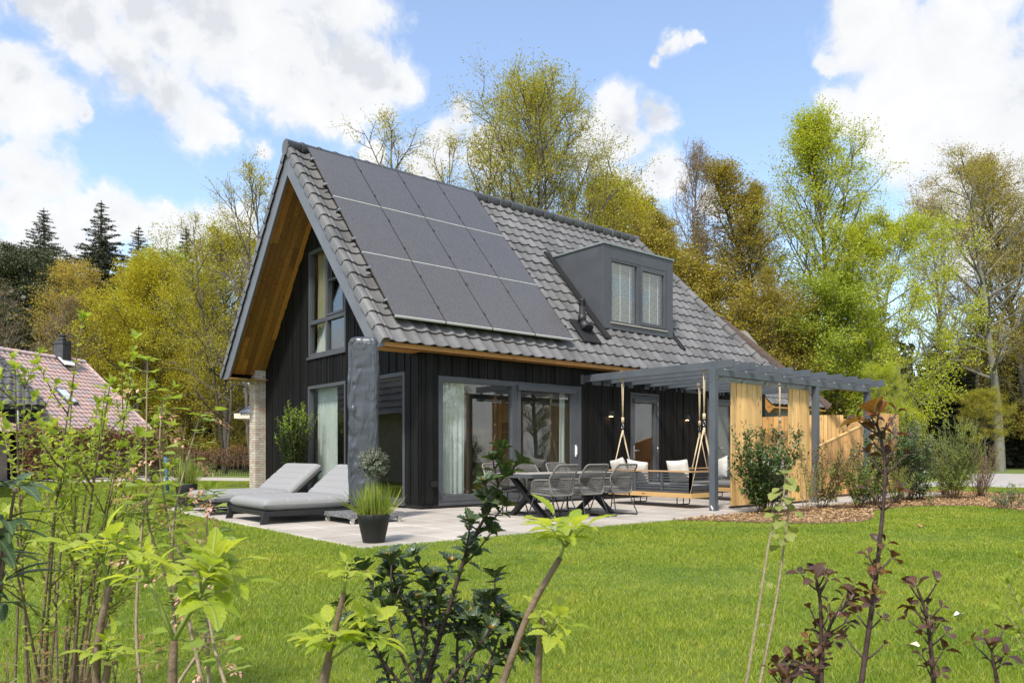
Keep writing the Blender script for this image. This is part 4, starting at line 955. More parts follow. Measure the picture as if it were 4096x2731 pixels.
M['lf_mid'] = leafmat('mid_green_leaf', [(.11,.18,.03),(.16,.24,.04),(.22,.3,.06)], .3)
M['lf_grey'] = leafmat('grey_green_leaf', [(.09,.12,.06),(.14,.18,.1),(.2,.24,.14)], .25)
M['lf_rhodo'] = leafmat('broad_dark_leaf', [(.04,.08,.03),(.06,.1,.04),(.1,.14,.08)], .15, .4, .3, veins=.2, nv=10)
M['lf_brown'] = leafmat('brown_hedge_leaf', [(.2,.1,.05),(.28,.15,.08),(.16,.09,.05),(.24,.13,.06)], .25, .7)
M['lf_tuft'] = leafmat('ornamental_grass', [(.16,.24,.025),(.25,.33,.04),(.34,.4,.06),(.2,.28,.04),(.42,.4,.16)], .4)
M['pink'] = leafmat('pink_flower', [(.72,.34,.3),(.8,.48,.42),(.84,.58,.5)], .4)
M['lf_clutter'] = leafmat('reddish_low_leaf', [(.2,.2,.06),(.3,.16,.08),(.2,.25,.06)], .35)
def shrub(name, label, base, h, w, ns, leaf, spacing, size, key='lf_mid', tpl=T_OVAL, stem='stem', r0=.008, side=4, seed=1, tilt=.35, t0=.15, opp=False, ang=50, group=None, names=None, second=None, cat='shrub', sl=.35):
    P = Plant(name, label, cat, base, group, seed); r = P.r; b = Vector(base)
    for i in range(ns):
        az = r.random()*2*PI; tl = tilt*r.random()**.6; st = b+Vector((math.cos(az),math.sin(az),0))*w*.12*r.random()
        L = h*r.uniform(.65,1.0); pts = curve(st, Vector((math.cos(az)*tl*w/h*2.2,math.sin(az)*tl*w/h*2.2,1)), L, 7, r, .07, .06)
        P.stem(pts, r0*r.uniform(.7,1.1), r0*.3); P.leaves_on('a', pts, spacing, size, t0+.15, ang, opp)
        for j in range(side):
            k = r.randint(1,6); d = (pts[k]-pts[k-1]).normalized(); o = perp(d, r.random()*6.28); q = curve(pts[k], d*.7+o*.8, L*sl*r.uniform(.5,1)*(1-.08*k), 4, r, .1, .12)
            P.stem(q, r0*.45, r0*.2, 4); P.leaves_on('b' if second and r.random() < .5 else 'a', q, spacing, size, .1, ang, opp)
    mats = {'a': (tpl, key)}
    if second: mats['b'] = (tpl, second)
    return P.done(stem, mats)
# ---- potted plants on the terrace and the gable laurel
def pot(t, c, h, r1, r0):
    mb = MB(); mb.lathe([(.001,0),(r0*.97,0),(r0,.006),(r0+(r1-r0)*.8,h*.74),(r1*.965,h*.76),(r1,h*.98),(r1*.99,h),(r1*.93,h),(r1*.92,h*.93),(.001,h*.93)], c, 36); return mb.build('pot', M['pot'], t)
def tuft(P, c, rad, n, h, key='g', fall=.5):
    r = P.r
    for i in range(n):
        a = r.random()*6.28; q = rad*r.random()**.5; p = Vector(c)+Vector((math.cos(a)*q,math.sin(a)*q,0)); o = Vector((math.cos(a)+r.gauss(0,.4),math.sin(a)+r.gauss(0,.4),0)); P.leaf(key, p, UP+o*fall*r.random()*1.6*(q/rad+.2), h*r.uniform(.45,1.1), (UP*.2-o*.0+Vector((o.x,o.y,.6))).normalized())
T_GRASS = leaf_tpl(6,.03,.35,.3,.28,0,.0)
c = (-3.29,-4.04,0); P = Plant('potted_olive', 'black pot with bright grass and a clipped grey green ball tree at the terrace corner', 'potted plant', c, seed=4)
pot(P.t, c, .335, .193, .128); mb = MB(); mb.lathe([(.001,.318),(.178,.316)], c, 24); mb.build('soil', M['soil'], P.t)
P.stem([Vector(c)+Vector((.02,.02,z)) for z in (.3,.5,.7,.9)], .014, .01)
for i in range(170):
    d = rdir(P.r); q = Vector(c)+Vector((.0,.01,.92)); e = q+d*.19*P.r.uniform(.75,1.1); e.z += .02; pts = [q+d*.05, (q+e)/2, e]; P.stem(pts, .002, .001, 3); P.leaves_on('o', pts, .017, .045, .25, 55, True)
tuft(P, Vector(c)+Vector((0,0,.31)), .165, 420, .40, 'g', .55); tuft(P, Vector(c)+Vector((0,0,.31)), .17, 90, .2, 'd', .9)
M['lf_dry'] = leafmat('dry_grass', [(.5,.38,.2),(.6,.46,.26),(.4,.3,.14)], .3)
P.done('stem_p', {'o': (T_LANCE,'lf_olive'), 'g': (T_GRASS,'lf_tuft'), 'd': (T_GRASS,'lf_dry')}, {'o': 'crown', 'g': 'grass', 'd': 'dry_grass'})
c = (-3.22,3.33,0); P = Plant('potted_grass', 'black pot of upright grass beside the rear sun lounger', 'potted plant', c, seed=8); pot(P.t, c, .46, .2, .15); tuft(P, Vector(c)+Vector((0,0,.43)), .15, 260, .55, 'g', .5); P.done('stem', {'g': (T_GRASS,'lf_tuft')}, {'g': 'grass'})
c = (-.52,4.5,0); P = Plant('potted_laurel', 'tall glossy green laurel against the black gable behind the loungers', 'potted plant', c, seed=12); pot(P.t, c, .4, .22, .17)
for i in range(90):
    a = P.r.random()*6.28; tl = P.r.random()*.4; L = P.r.uniform(.9,1.9); pts = curve(Vector(c)+Vector((0,0,.35)), (math.cos(a)*tl,math.sin(a)*tl,1), L, 7, P.r, .07, .05); P.stem(pts, .008, .003); P.leaves_on('a', pts[:-1], .028, .12, .0, 55, False); P.leaves_on('y', pts[-2:], .035, .095, .0, 40, False)
P.done('stem', {'a': (T_OVAL,'lf_laurel'), 'y': (T_OVAL,'lf_laurel_y')}, {'y': 'young_foliage'})
# ---- the bed of wood chips beside the pergola
shrub('laurel_shrub', 'dark glossy laurel in front of the first timber screen', (4.2,-4.6,0), 1.72, 1.25, 30, None, .026, .115, 'lf_laurel', T_LANCE, side=9, seed=21, t0=0, tilt=.42, r0=.008, second=None)
shrub('twiggy_shrub', 'thin twiggy shrub with a bright tuft on top before the second timber screen', (4.98,-4.93,0), 1.25, .6, 9, None, .03, .035, 'lf_yel', T_OVAL, 'stem_p', side=5, seed=22, r0=.005)
shrub('photinia_shrub', 'sparse red and green shrub before the middle pergola post', (6.0,-4.65,0), 1.45, 1.3, 18, None, .022, .09, 'lf_photinia', T_LANCE, side=6, seed=23, r0=.006, second='lf_mid')
shrub('leafy_shrub', 'mid green bush with pale stems at the foot of the last pergola post', (6.6,-5.15,0), 1.1, 1.0, 24, None, .026, .07, 'lf_mid', T_OVAL, side=5, seed=24, second='lf_yel')
shrub('laurel_shrub', 'slender dark laurel beside the last pergola post', (7.7,-4.95,0), 1.75, .95, 20, None, .026, .115, 'lf_laurel', T_LANCE, side=4, seed=25)
shrub('yellow_shrub', 'rounded yellow green bush behind the tall dark stem, right of the pergola', (8.5,-5.0,0), .95, .9, 34, None, .022, .042, 'lf_yel', T_LANCE, side=6, seed=26, r0=.005)
shrub('laurel_shrub', 'tall grey green laurel right of the timber fence end', (9.7,-4.75,0), 1.95, 1.2, 28, None, .026, .13, 'lf_grey', T_LANCE, side=5, seed=27, second='lf_laurel')
shrub('small_shrub', 'small low shrub at the lawn edge of the wood chip bed', (8.6,-5.65,0), .55, .4, 7, None, .04, .05, 'lf_mid', T_OVAL, side=3, seed=28, r0=.004)
shrub('fine_leaved_shrub', 'big loose shrub with many pale stems and tiny leaves at the right of the bed', (11.3,-5.1,0), 2.0, 1.5, 38, None, .022, .055, 'lf_mid', T_OVAL, 'stem_p', side=10, seed=29, r0=.006, second='lf_yel')
shrub('bare_shrub', 'brownish nearly leafless twiggy shrub right of the big loose shrub', (12.6,-5.2,0), 1.4, 1.0, 34, None, .06, .035, 'lf_brown', T_OVAL, 'stem', side=7, seed=30, r0=.006)
shrub('low_shrub', 'low spreading shrub in bare soil at the right edge', (9.0,-6.95,0), .55, .9, 24, None, .025, .055, 'lf_grey', T_OVAL, side=4, seed=31, r0=.004, tilt=.6, second='lf_mid')
shrub('young_shrub', 'upright yellow leaved young shrub far right near the pale road', far(3945,24), 1.5, .6, 8, None, .06, .07, 'lf_yel', T_OVAL, side=4, seed=32, r0=.006)
shrub('leafy_shrub', 'dark low shrub at the foot of the tall grey green laurel', (10.4,-4.7,0), 1.0, .8, 18, None, .03, .085, 'lf_laurel', T_OVAL, side=4, seed=33)
shrub('laurel_shrub', 'grey green laurel low behind the big loose shrub', (12.6,-4.4,0), 1.5, .9, 18, None, .035, .11, 'lf_grey', T_LANCE, side=4, seed=34, second='lf_laurel')
# ================================================================== FOREGROUND BORDER PLANTS
def fg(pp, d, d2=None, base=True, n=4):
    """stem through picture directions pp (bottom to top) at depth d..d2, rooted in the ground"""
    d2 = d2 or d; m = len(pp); W = [at(x, y, d+(d2-d)*i/max(1, m-1)) for i, (x, y) in enumerate(pp)]
    out = []
    if base:
        a, b = W[0], W[1]; s = (b-a); s = s/max(.05, s.z); g = a-s*a.z*.55; g.z = -.02
        out = [g, (g*.45+a*.55)+Vector((0,0,.0))]
    for i in range(m-1):                              # Catmull-Rom through the points
        p0 = W[max(i-1,0)]; p1 = W[i]; p2 = W[i+1]; p3 = W[min(i+2,m-1)]
        for k in range(n):
            t = k/n; out.append(.5*((2*p1)+(p2-p0)*t+(2*p0-5*p1+4*p2-p3)*t*t+(3*p1-p0-3*p2+p3)*t**3))
    out.append(W[-1]); return out
def pln(name, label, cat, px, d, seed, group=None): return Plant(name, label, cat, far(px, d, 0), group, seed)
# twiggy privet-like shrub at the left
P = pln('leafy_twig_shrub', 'tall loose shrub of many thin stems with small fresh green leaves, left foreground', 'shrub', 240, 2.75, 41); r = P.r
tops = [(110,2050,60,1480),(150,2731,330,1280),(60,2731,100,1500),(200,2731,290,1560),(260,2731,390,1620),(330,2731,560,1740),(230,2731,170,1720),(350,2731,620,1690),(290,2731,440,1540),(300,2731,520,1560),(180,2731,240,1830),(340,2731,660,1880),(120,2731,30,1720),(370,2731,560,1960),(250,2731,330,1760),(320,2731,480,1800),(280,2731,380,1900),(360,2731,640,2060),(310,2731,300,1990),(160,2731,20,2080)]
for i, (x0, y0, x1, y1) in enumerate(tops):
    y0 = 2731; d = 2.75+r.uniform(-.25,.3); mx = x0+(x1-x0)*.42+r.uniform(-12,12); my = y0+(y1-y0)*.5
    pts = fg([(x0,y0),(mx,my),(x1,y1)], d, d+r.uniform(-.15,.15), n=7); P.stem(pts, .0062, .0018, 5)
    P.leaves_on('a', pts, .027, .037, .45, 50, True, .25); P.whorl('a', pts[-1], pts[-1]-pts[-2], 6, .042, 28)
    for k in range(5):
        q = r.randint(len(pts)//2-2, len(pts)-2); dd = (pts[q+1]-pts[q]).normalized(); o = perp(dd, r.random()*6.28); L = r.uniform(.1,.38); w = curve(pts[q], dd*.75+o*.65, L, 5, r, .08, .08)
        P.stem(w, .0028, .001, 4); P.leaves_on('a', w, .024, .037, .15, 48, True, .25); P.whorl('a', w[-1], w[-1]-w[-2], 5, .037, 28)
P.done('stem', {'a': (T_OVAL,'lf_privet')})
# flowering currant: lobed leaves and drooping pink clusters
for j, (stems, lab, px, d) in enumerate([
    ([[(700,2731),(690,2400),(600,2120),(585,1900),(590,1440)],[(720,2720),(830,2520),(780,2300),(690,2150),(640,1850),(650,1600)],[(760,2500),(700,2350),(690,2150),(720,1950),(800,1660)]], 'flowering currant with pale pink clusters, tallest of the pink flowered stems in the left foreground', 700, 2.35),
    ([[(560,2731),(545,2500),(560,2200),(580,2000),(560,2060)]], 'short pink flowered currant stem between the twiggy shrub and the tall currant', 560, 2.3),
    ([[(835,2731),(832,2500),(835,2250),(825,2060),(830,1990)]], 'single short currant stem with pink flowers standing before the lawn near the loungers', 835, 2.4),
    ([[(900,2731),(860,2600),(830,2450),(790,2380)]], 'low currant stem with small pale leaves at the bottom of the lawn, left of centre', 900, 2.2)]):
    P = pln('flowering_currant', lab, 'flowering shrub', px, d, 50+j, 'pink flowering currants in the border'); r = P.r; nk = 0
    for pp in stems:
        pts = fg(pp, d, d+.08, n=6); P.stem(pts, .0065, .0022, 6); k = len(pts)
        for q in range(4, k):
            if r.random() < .3: continue
            for _ in range(2):
                o = perp((pts[q]-pts[q-1]).normalized(), r.random()*6.28); o.z = abs(o.z)*.4+.25; pet = pts[q]+o*r.uniform(.02,.05); P.st.tube([pts[q], pet], .0008, 3, cap=False); P.leaf('a', pet, o+UP*-.1, r.uniform(.035,.06), UP+rdir(r)*.35)
            if r.random() < .55:
                o = perp((pts[q]-pts[q-1]).normalized(), r.random()*6.28); f = pts[q]+o*.03+UP*.01
                nk += 1
                for m_ in range(18): P.leaf('p%d' % nk, f+o*(m_*.0034)+rdir(r)*.009-UP*m_*.0016, o+rdir(r)*.9-UP*.3, r.uniform(.013,.021))
        P.whorl('a', pts[-1], UP+(pts[-1]-pts[-2]), 4, .055, 75, var=.3)
    P.done('stem_p', {'a': (T_LOBE,'lf_ribes'), **{'p%d' % q: (T_SM,'pink') for q in range(1, nk+1)}}, {'p%d' % q: 'flower_cluster' for q in range(1, nk+1)})
# elder shoots: cut grey stems with bright whorls of toothed leaflets
def elder_tip(P, p, ax, n, size, leaflets=5, spread=40):
    r = P.r; ax = Vector(ax).normalized(); k = r.random()*6
    for i in range(n):
        o = perp(ax, k+i*2*PI/n+r.gauss(0,.15)); a = R(spread+r.gauss(0,12)); d = (ax*math.cos(a)+o*math.sin(a)).normalized(); L = size*r.uniform(.75,1.2)
        q = [p, p+d*L*.35, p+d*L*.7-UP*L*.03]; P.sg.tube(q, [.0022,.0016,.001], 4); P.leaf('a', q[2], d-UP*.15, L*.8, (ax+UP*.5+rdir(r)*.2).normalized())
        side = d.cross(ax).normalized()
        for t in ((.35,.75) if leaflets > 3 else (.6,)):
            for s in (1,-1): P.leaf('a', p+d*L*t*.8, d*.55+side*s*.85-UP*.05, L*.62, (ax+UP*.5+rdir(r)*.25).normalized())
def elder(label, stems, px, d, seed, r0=.0068):
    P = pln('elder_shoot', label, 'elder shoot', px, d, seed, 'elder shoots in the border')
    for pp, tips, cut in stems:
        if pp: pts = fg(pp, d, n=6); P.stem(pts, r0, r0*.72, 9)
        for (tx, ty, ax, n, sz, sp) in tips:
            q = at(tx, ty, d); a = RT*ax[0]+UP*ax[1]+FW*ax[2]
            src = pts[-1] if pp else q
            if (src-q).length > .01: P.sg.tube([src, (src+q)/2+a*.01, q], [.003,.0027,.0022], 6)
            elder_tip(P, q, a, n, sz, 5, sp); elder_tip(P, q+a*.01, a, 3, sz*.75, 3, 22); P.sg.build('green_shoot', M['shoot'], P.t); P.sg = MB()
    M_ = P.done('stem', {'a': (T_ELDER,'lf_elder')})
elder('bright leafy elder shoot on a leaning grey stem before the dining chairs', [([(2010,2731),(2120,2440),(2240,2230)], [(2262,2185,(.12,1,0),5,.075,46)], 0), ([(2150,2731),(2160,2560),(2170,2470)], [(2200,2540,(.35,.8,-.2),4,.06,60)], 0)], 2100, 1.25, 61)
elder('elder shoot at the left with whorled yellow green leaves on a straight stem', [([(385,2731),(395,2560),(435,2340)], [(410,2250,(-.1,1,0),3,.075,36),(520,2250,(.7,.7,0),3,.05,50)], 0), ([(420,2731),(428,2690),(430,2660)], [(430,2640,(0,1,0),4,.052,58)], 0)], 390, 1.2, 62)
elder('elder shoot at the bottom left with a sawn off stub between two leafy arms', [([(690,2731),(692,2660),(697,2560)], [(600,2330,(-.35,1,0),3,.045,30),(800,2400,(.25,1,-.1),4,.066,52),(830,2330,(.5,.9,0),3,.055,38)], 0)], 690, .95, 63, .0065)
elder('slim elder shoot left of the holly with leaves at the tip and halfway down', [([(1285,2731),(1320,2600),(1375,2370)], [(1385,2310,(.1,1,0),4,.05,70)], 0), ([(1300,2731),(1310,2680),(1320,2640)], [(1325,2600,(-.1,1,0),6,.085,55),(1440,2560,(.7,.8,0),3,.075,35)], 0)], 1300, 1.5, 64, .0075)
# holly
P = pln('holly_bush', 'dark spiny leaved holly bush rising in the centre foreground', 'holly', 1750, 1.95, 71); r = P.r; d = 1.95
HS = [[(1700,2731),(1790,2450),(1870,2200),(1960,2030),(2010,1890)],[(1690,2731),(1640,2500),(1560,2280),(1660,2230)][:3],[(1600,2731),(1500,2600),(1430,2480)],[(1660,2731),(1580,2560),(1550,2440)],[(1720,2731),(1760,2500),(1740,2310)],[(1780,2731),(1930,2560),(2000,2450)],[(1850,2731),(1900,2600),(1990,2350)][:2]+[(1990,2440)],[(1950,2731),(2000,2600),(2120,2560)],[(1560,2731),(1530,2650),(1480,2560)],[(1830,2731),(1830,2560),(1850,2470)],[(1900,2731),(1960,2650),(2050,2600)],[(1650,2731),(1700,2560),(1680,2400)]]
for i, pp in enumerate(HS):
    dd = d+r.uniform(-.18,.18) if i else d; pts = fg(pp, dd, dd+r.uniform(-.05,.05), n=7); P.stem(pts, .0075 if i == 0 else .005, .0025, 7)
    P.leaves_on('a', pts, .028, .046, .42, 60, True, .3); P.whorl('a', pts[-1], pts[-1]-pts[-2], 7, .052, 55); nb_ = nb_+1 if i else 1; P.whorl('b%d' % nb_, pts[-1], pts[-1]-pts[-2], 4, .022, 18)
    for k in range(9 if i == 0 else 3):
        q = r.randint(len(pts)//2 if i else len(pts)//2-2, len(pts)-2); e = (pts[q+1]-pts[q]).normalized(); o = perp(e, r.random()*6.28); w = curve(pts[q], e*.8+o*.6, r.uniform(.05,.13)*(1 if i else 1.5-q/len(pts)), 5, r, .06, .1)
        P.stem(w, .0035, .002, 5); P.leaves_on('a', w, .024, .047, .15, 58, True, .3); P.whorl('a', w[-1], w[-1]-w[-2], 6, .046, 50)
        if r.random() < .7: nb_ += 1; P.whorl('b%d' % nb_, w[-1], w[-1]-w[-2], 4, .02, 16)
P.done('stem_d', {'a': (T_HOLLY,'lf_holly'), **{'b%d' % q: (T_SM,'lf_bud') for q in range(1, nb_+1)}}, {'b%d' % q: 'bud' for q in range(1, nb_+1)})
# two hazel whips
P = pln('hazel_whip', 'two thin pale hazel whips with a few crinkled round leaves in front of the lawn', 'hazel', 3020, 1.9, 81); r = P.r
for pp in ([(2985,2731),(3040,2400),(3080,2150),(3130,2000),(3140,1900)],[(3040,2731),(3105,2400),(3140,2150),(3160,2010)]):
    pts = fg(pp, 1.9, n=7); P.stem(pts, .0042, .0018, 6); m_ = len(pts)
    for q in range(6, m_):
        pr = .85 if q > m_*.62 else .35
        if r.random() < pr:
            o = perp((pts[q]-pts[q-1]).normalized(), r.random()*6.28); sz = r.uniform(.025,.045) if q > m_*.55 else r.uniform(.01,.024); o.z -= .25; P.leaf('a', pts[q]+o*.012, o, sz, (UP+rdir(r)*.5)); P.st.tube([pts[q], pts[q]+o*.013], .001, 3)
    P.whorl('a', pts[-1], UP, 3, .035, 50)
P.done('stem_p', {'a': (T_ROUND,'lf_hazel')})
# purple ninebark stems
def nine(label, stems, px, d, seed, orange=False):
    P = pln('ninebark', label, 'shrub', px, d, seed, 'dark purple leaved ninebark stems'); r = P.r
    for j, pp in enumerate(stems):
        pts = fg(pp, d, d+(.0 if j == 0 else r.uniform(-.1,.1)), n=7); P.stem(pts, .0055 if j == 0 else .0038, .0024, 7); ct = 3
        L = len(pts)
        for q in range(3, L-1):
            if r.random() < .55: continue
            e = (pts[q]-pts[q-1]).normalized(); k = q*1.9+r.random()
            for s in range(2):
                o = perp(e, k+s*PI+r.gauss(0,.3)); w = curve(pts[q], e*.6+o*.8, r.uniform(.018,.055), 3, r, .1, .15); P.stem(w, .0022, .0015, 5)
                n_ = r.randint(2,3); P.whorl('y' if (orange and q > L-6) or r.random() < .14 else 'a', w[-1], w[-1]-w[-2], n_,  .027*r.uniform(.7,1.2), 45, var=.3)
        P.whorl('y' if orange else 'a', pts[-1], pts[-1]-pts[-2], 3 if orange else 4, .062 if orange else .036, 45)
    P.done('stem_d', {'a': (T_NINE,'lf_nine'), 'y': (T_NINE,'lf_nine_y')}, {'y': 'young_foliage'})
nine('tallest dark purple ninebark stem with orange young leaves at its tip', [[(3445,2731),(3480,2480),(3510,2250),(3540,1900),(3520,1740),(3500,1690)]], 3440, 1.42, 91, True)
nine('branching dark purple ninebark stem left of the tallest one', [[(3285,2731),(3285,2560),(3280,2400),(3262,2300)],[(3290,2600),(3330,2480),(3400,2400)],[(3280,2731),(3240,2680),(3180,2640)]], 3285, 1.5, 92)
nine('slim dark purple ninebark stem right of the tallest one', [[(3735,2731),(3720,2560),(3700,2440),(3668,2350)]], 3735, 1.55, 93)
nine('short dark purple ninebark shoot in the bottom right corner', [[(3990,2731),(3980,2680),(3965,2590)]], 3990, 1.6, 94)
nine('tiny dark purple ninebark shoot at the bottom edge beside the hazel whips', [[(3145,2760),(3142,2731),(3140,2705)]], 3145, 1.5, 95)
# yellow shoots at the right edge and broad leaves at the left edge
P = pln('yellow_shoots', 'bright yellow green leafy shoots reaching in at the right edge', 'shrub', 4230, 2.1, 96); r = P.r
for pp in ([(4230,2731),(4150,2560),(4030,2330)],[(4240,2731),(4180,2500),(4090,2240)],[(4250,2731),(4140,2600),(4010,2440)],[(4260,2731),(4200,2450),(4130,2180)],[(4200,2731),(4120,2640),(4060,2540)]):
    pts = fg(pp, 2.1, n=7); P.stem(pts, .004, .0014, 5); P.leaves_on('a', pts[6:], .022, .045, .1, 45, True); P.whorl('a', pts[-1], pts[-1]-pts[-2], 4, .04, 35)
P.done('stem_p', {'a': (T_LANCE,'lf_yel')})
P = pln('broad_leaved_shrub', 'evergreen with long broad drooping leaves at the left edge', 'shrub', -20, 1.7, 97); r = P.r
for (x, y) in ((20,2090),(-40,1960),(60,1950),(-90,2250),(10,2330)):
    pts = fg([(-60,2731),((x-60)/2,(2731+y)/2),(x,y)], 1.7, n=6); P.stem(pts, .006, .003, 6); P.whorl('a', pts[-1], UP+(pts[-1]-pts[-2])*3, 8, .11, 68, var=.3); P.whorl('a', pts[-4], UP, 5, .1, 80, var=.3)
P.done('stem', {'a': (T_LONG,'lf_rhodo')})
P = pln('low_groundcover', 'low reddish leafy undergrowth at the foot of the twiggy shrub in the bottom left corner', 'undergrowth', 250, 2.6, 98); r = P.r
for i in range(34):
    x = r.uniform(-40,560); y = r.uniform(2480,2760)+abs(x-200)*.25; q = at(x, max(y,2500), r.uniform(2.2,2.8)); b = Vector((q.x+r.uniform(-.05,.05),q.y+r.uniform(-.05,.05),-.03)); pts = [b,(b+q)/2+rdir(r)*.02,q]; P.stem(pts, .0022, .001, 4); P.leaves_on('a', pts, .035, .032, .35, 60, True, .5); P.whorl('a', q, UP, 4, .03, 60)
P.done('stem', {'a': (T_OVAL,'lf_clutter')})
# litter on the grass
def litter(name, label, px, py, w, h, m, cat, seed):
    r = random.Random(seed); d = 1.05*FPX/(py-HY); p = far(px, d, 0.004); a = r.random()*3; mb = MB()
    mb.grid(lambda i, j: (math.cos(a)*(i-.5)*w-math.sin(a)*(j-.5)*h*(1-.6*abs(2*i-1)**2), math.sin(a)*(i-.5)*w+math.cos(a)*(j-.5)*h*(1-.6*abs(2*i-1)**2), .015+.2*h*math.sin(i*4+j*2+seed)), 6, 4)
    o = mb.build(name, M[m]); o.location = p; tag(o, label, cat)
litter('paper_scrap', 'white scrap of paper lying on the lawn at the right', 3838, 2465, .09, .06, 'white', 'litter', 1)
M['deadleaf'] = pm('dead_leaf', (.3,.15,.06), (.42,.22,.09), 20, .8); M['paleleaf'] = pm('pale_dry_leaf', (.6,.48,.33), (.66,.54,.38), 20, .8)
litter('dry_leaf', 'pale curled dry leaf on the lawn between the dark ninebark stems', 3650, 2590, .09, .05, 'paleleaf', 'leaf', 2)
litter('dead_leaf', 'small brown leaf on the lawn near the wood chip bed', 3683, 2105, .13, .08, 'deadleaf', 'leaf', 3)
litter('dead_leaf', 'brown leaf standing in the lawn below the blurred elder leaves', 950, 2562, .06, .035, 'deadleaf', 'leaf', 4)
litter('dead_leaf', 'dark brown leaf on the ground beside the straight elder stem', 438, 2570, .06, .045, 'deadleaf', 'leaf', 5)
# ================================================================== NEIGHBOURING BUILDINGS
def wallbox(mb, p, ux, L, uy, W, z0, z1):
    p = Vector((p[0],p[1],0)); a = p+UP*z0; mb.prism([a, a+ux*L, a+ux*L+uy*W, a+uy*W], (0,0,z1-z0))
M['brickwall'] = pm('weathered_brick', (.34,.28,.21), (.55,.5,.43), 6, .9, .3, 20, stretch=(1,2,8))
# red tiled house at the left
e = (RT*.23+FW*.973).normalized(); nn = (RT*.973-FW*.23).normalized(); Pr = far(337, 38, 5.62)
rh = thing('red_roofed_house', 'house with long pink red tiled roof, black chimney and skylight at the left', 'house', Pr-UP*5.62)
O = Pr+nn*4.3-UP*3.75; V = (Pr-O).normalized(); mb = MB(); roof_tiles(mb, O, -e, V, 19, (Pr-O).length/19, .27, lambda v: 0, lambda v: 17, ns=4, lift=.03); mb.build('roof', M['tile_r'], rh)
mb = MB(); ridge(mb, Pr+UP*.05, Pr-e*17+UP*.05, .13, .4); ridge(mb, O+UP*.05, Pr+UP*.03, .1, .35); mb.build('ridge_tiles', M['tile_r'], rh)
mb = MB(); A = Pr-nn*4.3-UP*3.75; mb.prism([O-UP*.12+e*-.02, Pr-UP*.12, A-UP*.12], -e*17); mb.build('roof_deck', M['dark'], rh)
mb = MB(); wallbox(mb, O-nn*.5-e*.3, -e, 16, -nn, 7.6, 0, 1.9); mb.build('wall', M['brickwall'], rh)
q = Pr-e*1.6+nn*.25; mb = MB(); qz = q-UP*.9
mb.prism([qz-nn*.25-e*.25, qz+nn*.25-e*.25, qz+nn*.25+e*.25, qz-nn*.25+e*.25], (0,0,1.75)); mb.prism([qz+UP*1.6-nn*.29-e*.29, qz+UP*1.6+nn*.29-e*.29, qz+UP*1.6+nn*.29+e*.29, qz+UP*1.6-nn*.29+e*.29], (0,0,.06)); mb.tube([q+UP*.84, q+UP*1.1], .13, 10); mb.tube([q+UP*1.08, q+UP*1.13], .18, 10); ch = mb.build('chimney', M['tile_d'], rh)
mb = MB(); N_ = (-e).cross(V).normalized(); N_ = N_ if N_.z > 0 else -N_; mb.prism([q+nn*.1-UP*.1+x*e*.5+V*y*.5+N_*.05 for x, y in ((-.7,-.9),(.7,-.9),(.7,.2),(-.7,.2))], N_*.05); mb.build('lead_apron', M['white'], rh)
rr_ = at(262, 1590, 1)-CAM; tt = (O-CAM).dot(N_)/rr_.dot(N_); c = CAM+rr_*tt; mb = MB(); mb.prism([c+e*x*.3+V*y*.5+N_*.04 for x, y in ((-1,-1),(1,-1),(1,1),(-1,1))], N_*.09); sk = mb.build('skylight', M['anth'], rh)
mb = MB(); mb.prism([c+e*x*.24+V*y*.42+N_*.131 for x, y in ((-1,-1),(1,-1),(1,1),(-1,1))], N_*.012); M['sky_pane'] = pm('skylight_pane', (.6,.65,.68), (.64,.7,.72), 2, .12, spec=.8); mb.build('pane', M['sky_pane'], sk)
O_R, nn_R, e_R = Vector((O.x,O.y,0)), nn.copy(), e.copy()
# black shed at the left edge
C0 = far(158, 30, 0); ux = (RT*.845+FW*.535).normalized(); uy = (FW*.845-RT*.535).normalized(); sh = thing('black_shed', 'black clad outbuilding with grey hipped tile roof at the left edge', 'shed', C0)
mb = MB(); rs = random.Random(4); x = 0; TS = lambda u, v, d: tuple(C0-ux*u+UP*v-uy*d); clad(mb, TS, 0, 8, .05, lambda u: 2.78, [], rs); wallbox(mb, C0-ux*8+uy*.01, ux, 7.99, uy, 5, 0, 2.75); mb.build('cladding', M['clad'], sh)
mb = MB(); a = C0-ux*8.1-uy*.05+UP*2.78; mb.prism([a, a+ux*8.3, a+ux*8.3+uy*5.3, a+uy*5.3], (0,0,.18)); mb.build('fascia', M['anth'], sh)
V = (uy*.62+UP*.78).normalized(); O = C0-ux*8.1-uy*.2+UP*2.94; mb = MB(); roof_tiles(mb, O, ux, V, 11, .36, .3, lambda v: 0, lambda v: 8.3-v*.62, ns=5); mb.build('roof', M['tile_d'], sh)
V2 = (-ux*.62+UP*.78).normalized(); mb = MB(); roof_tiles(mb, O+ux*8.3, uy, V2, 11, .36, .3, lambda v: v*.62, lambda v: 5.4-v*.62, ns=5); mb.build('roof_end', M['tile_d'], sh)
mb = MB(); ridge(mb, O+ux*8.3+UP*.03, O+ux*8.3+(uy*.62-ux*.62+UP*.78)*3.9+UP*.03, .12, .36); mb.build('hip_tiles', M['tile_d'], sh)
mb = MB(); mb.tube([C0-ux*.72-uy*.08+UP*.1, C0-ux*.72-uy*.08+UP*2.75], .05, 8); mb.build('downpipe', M['galv'], sh)
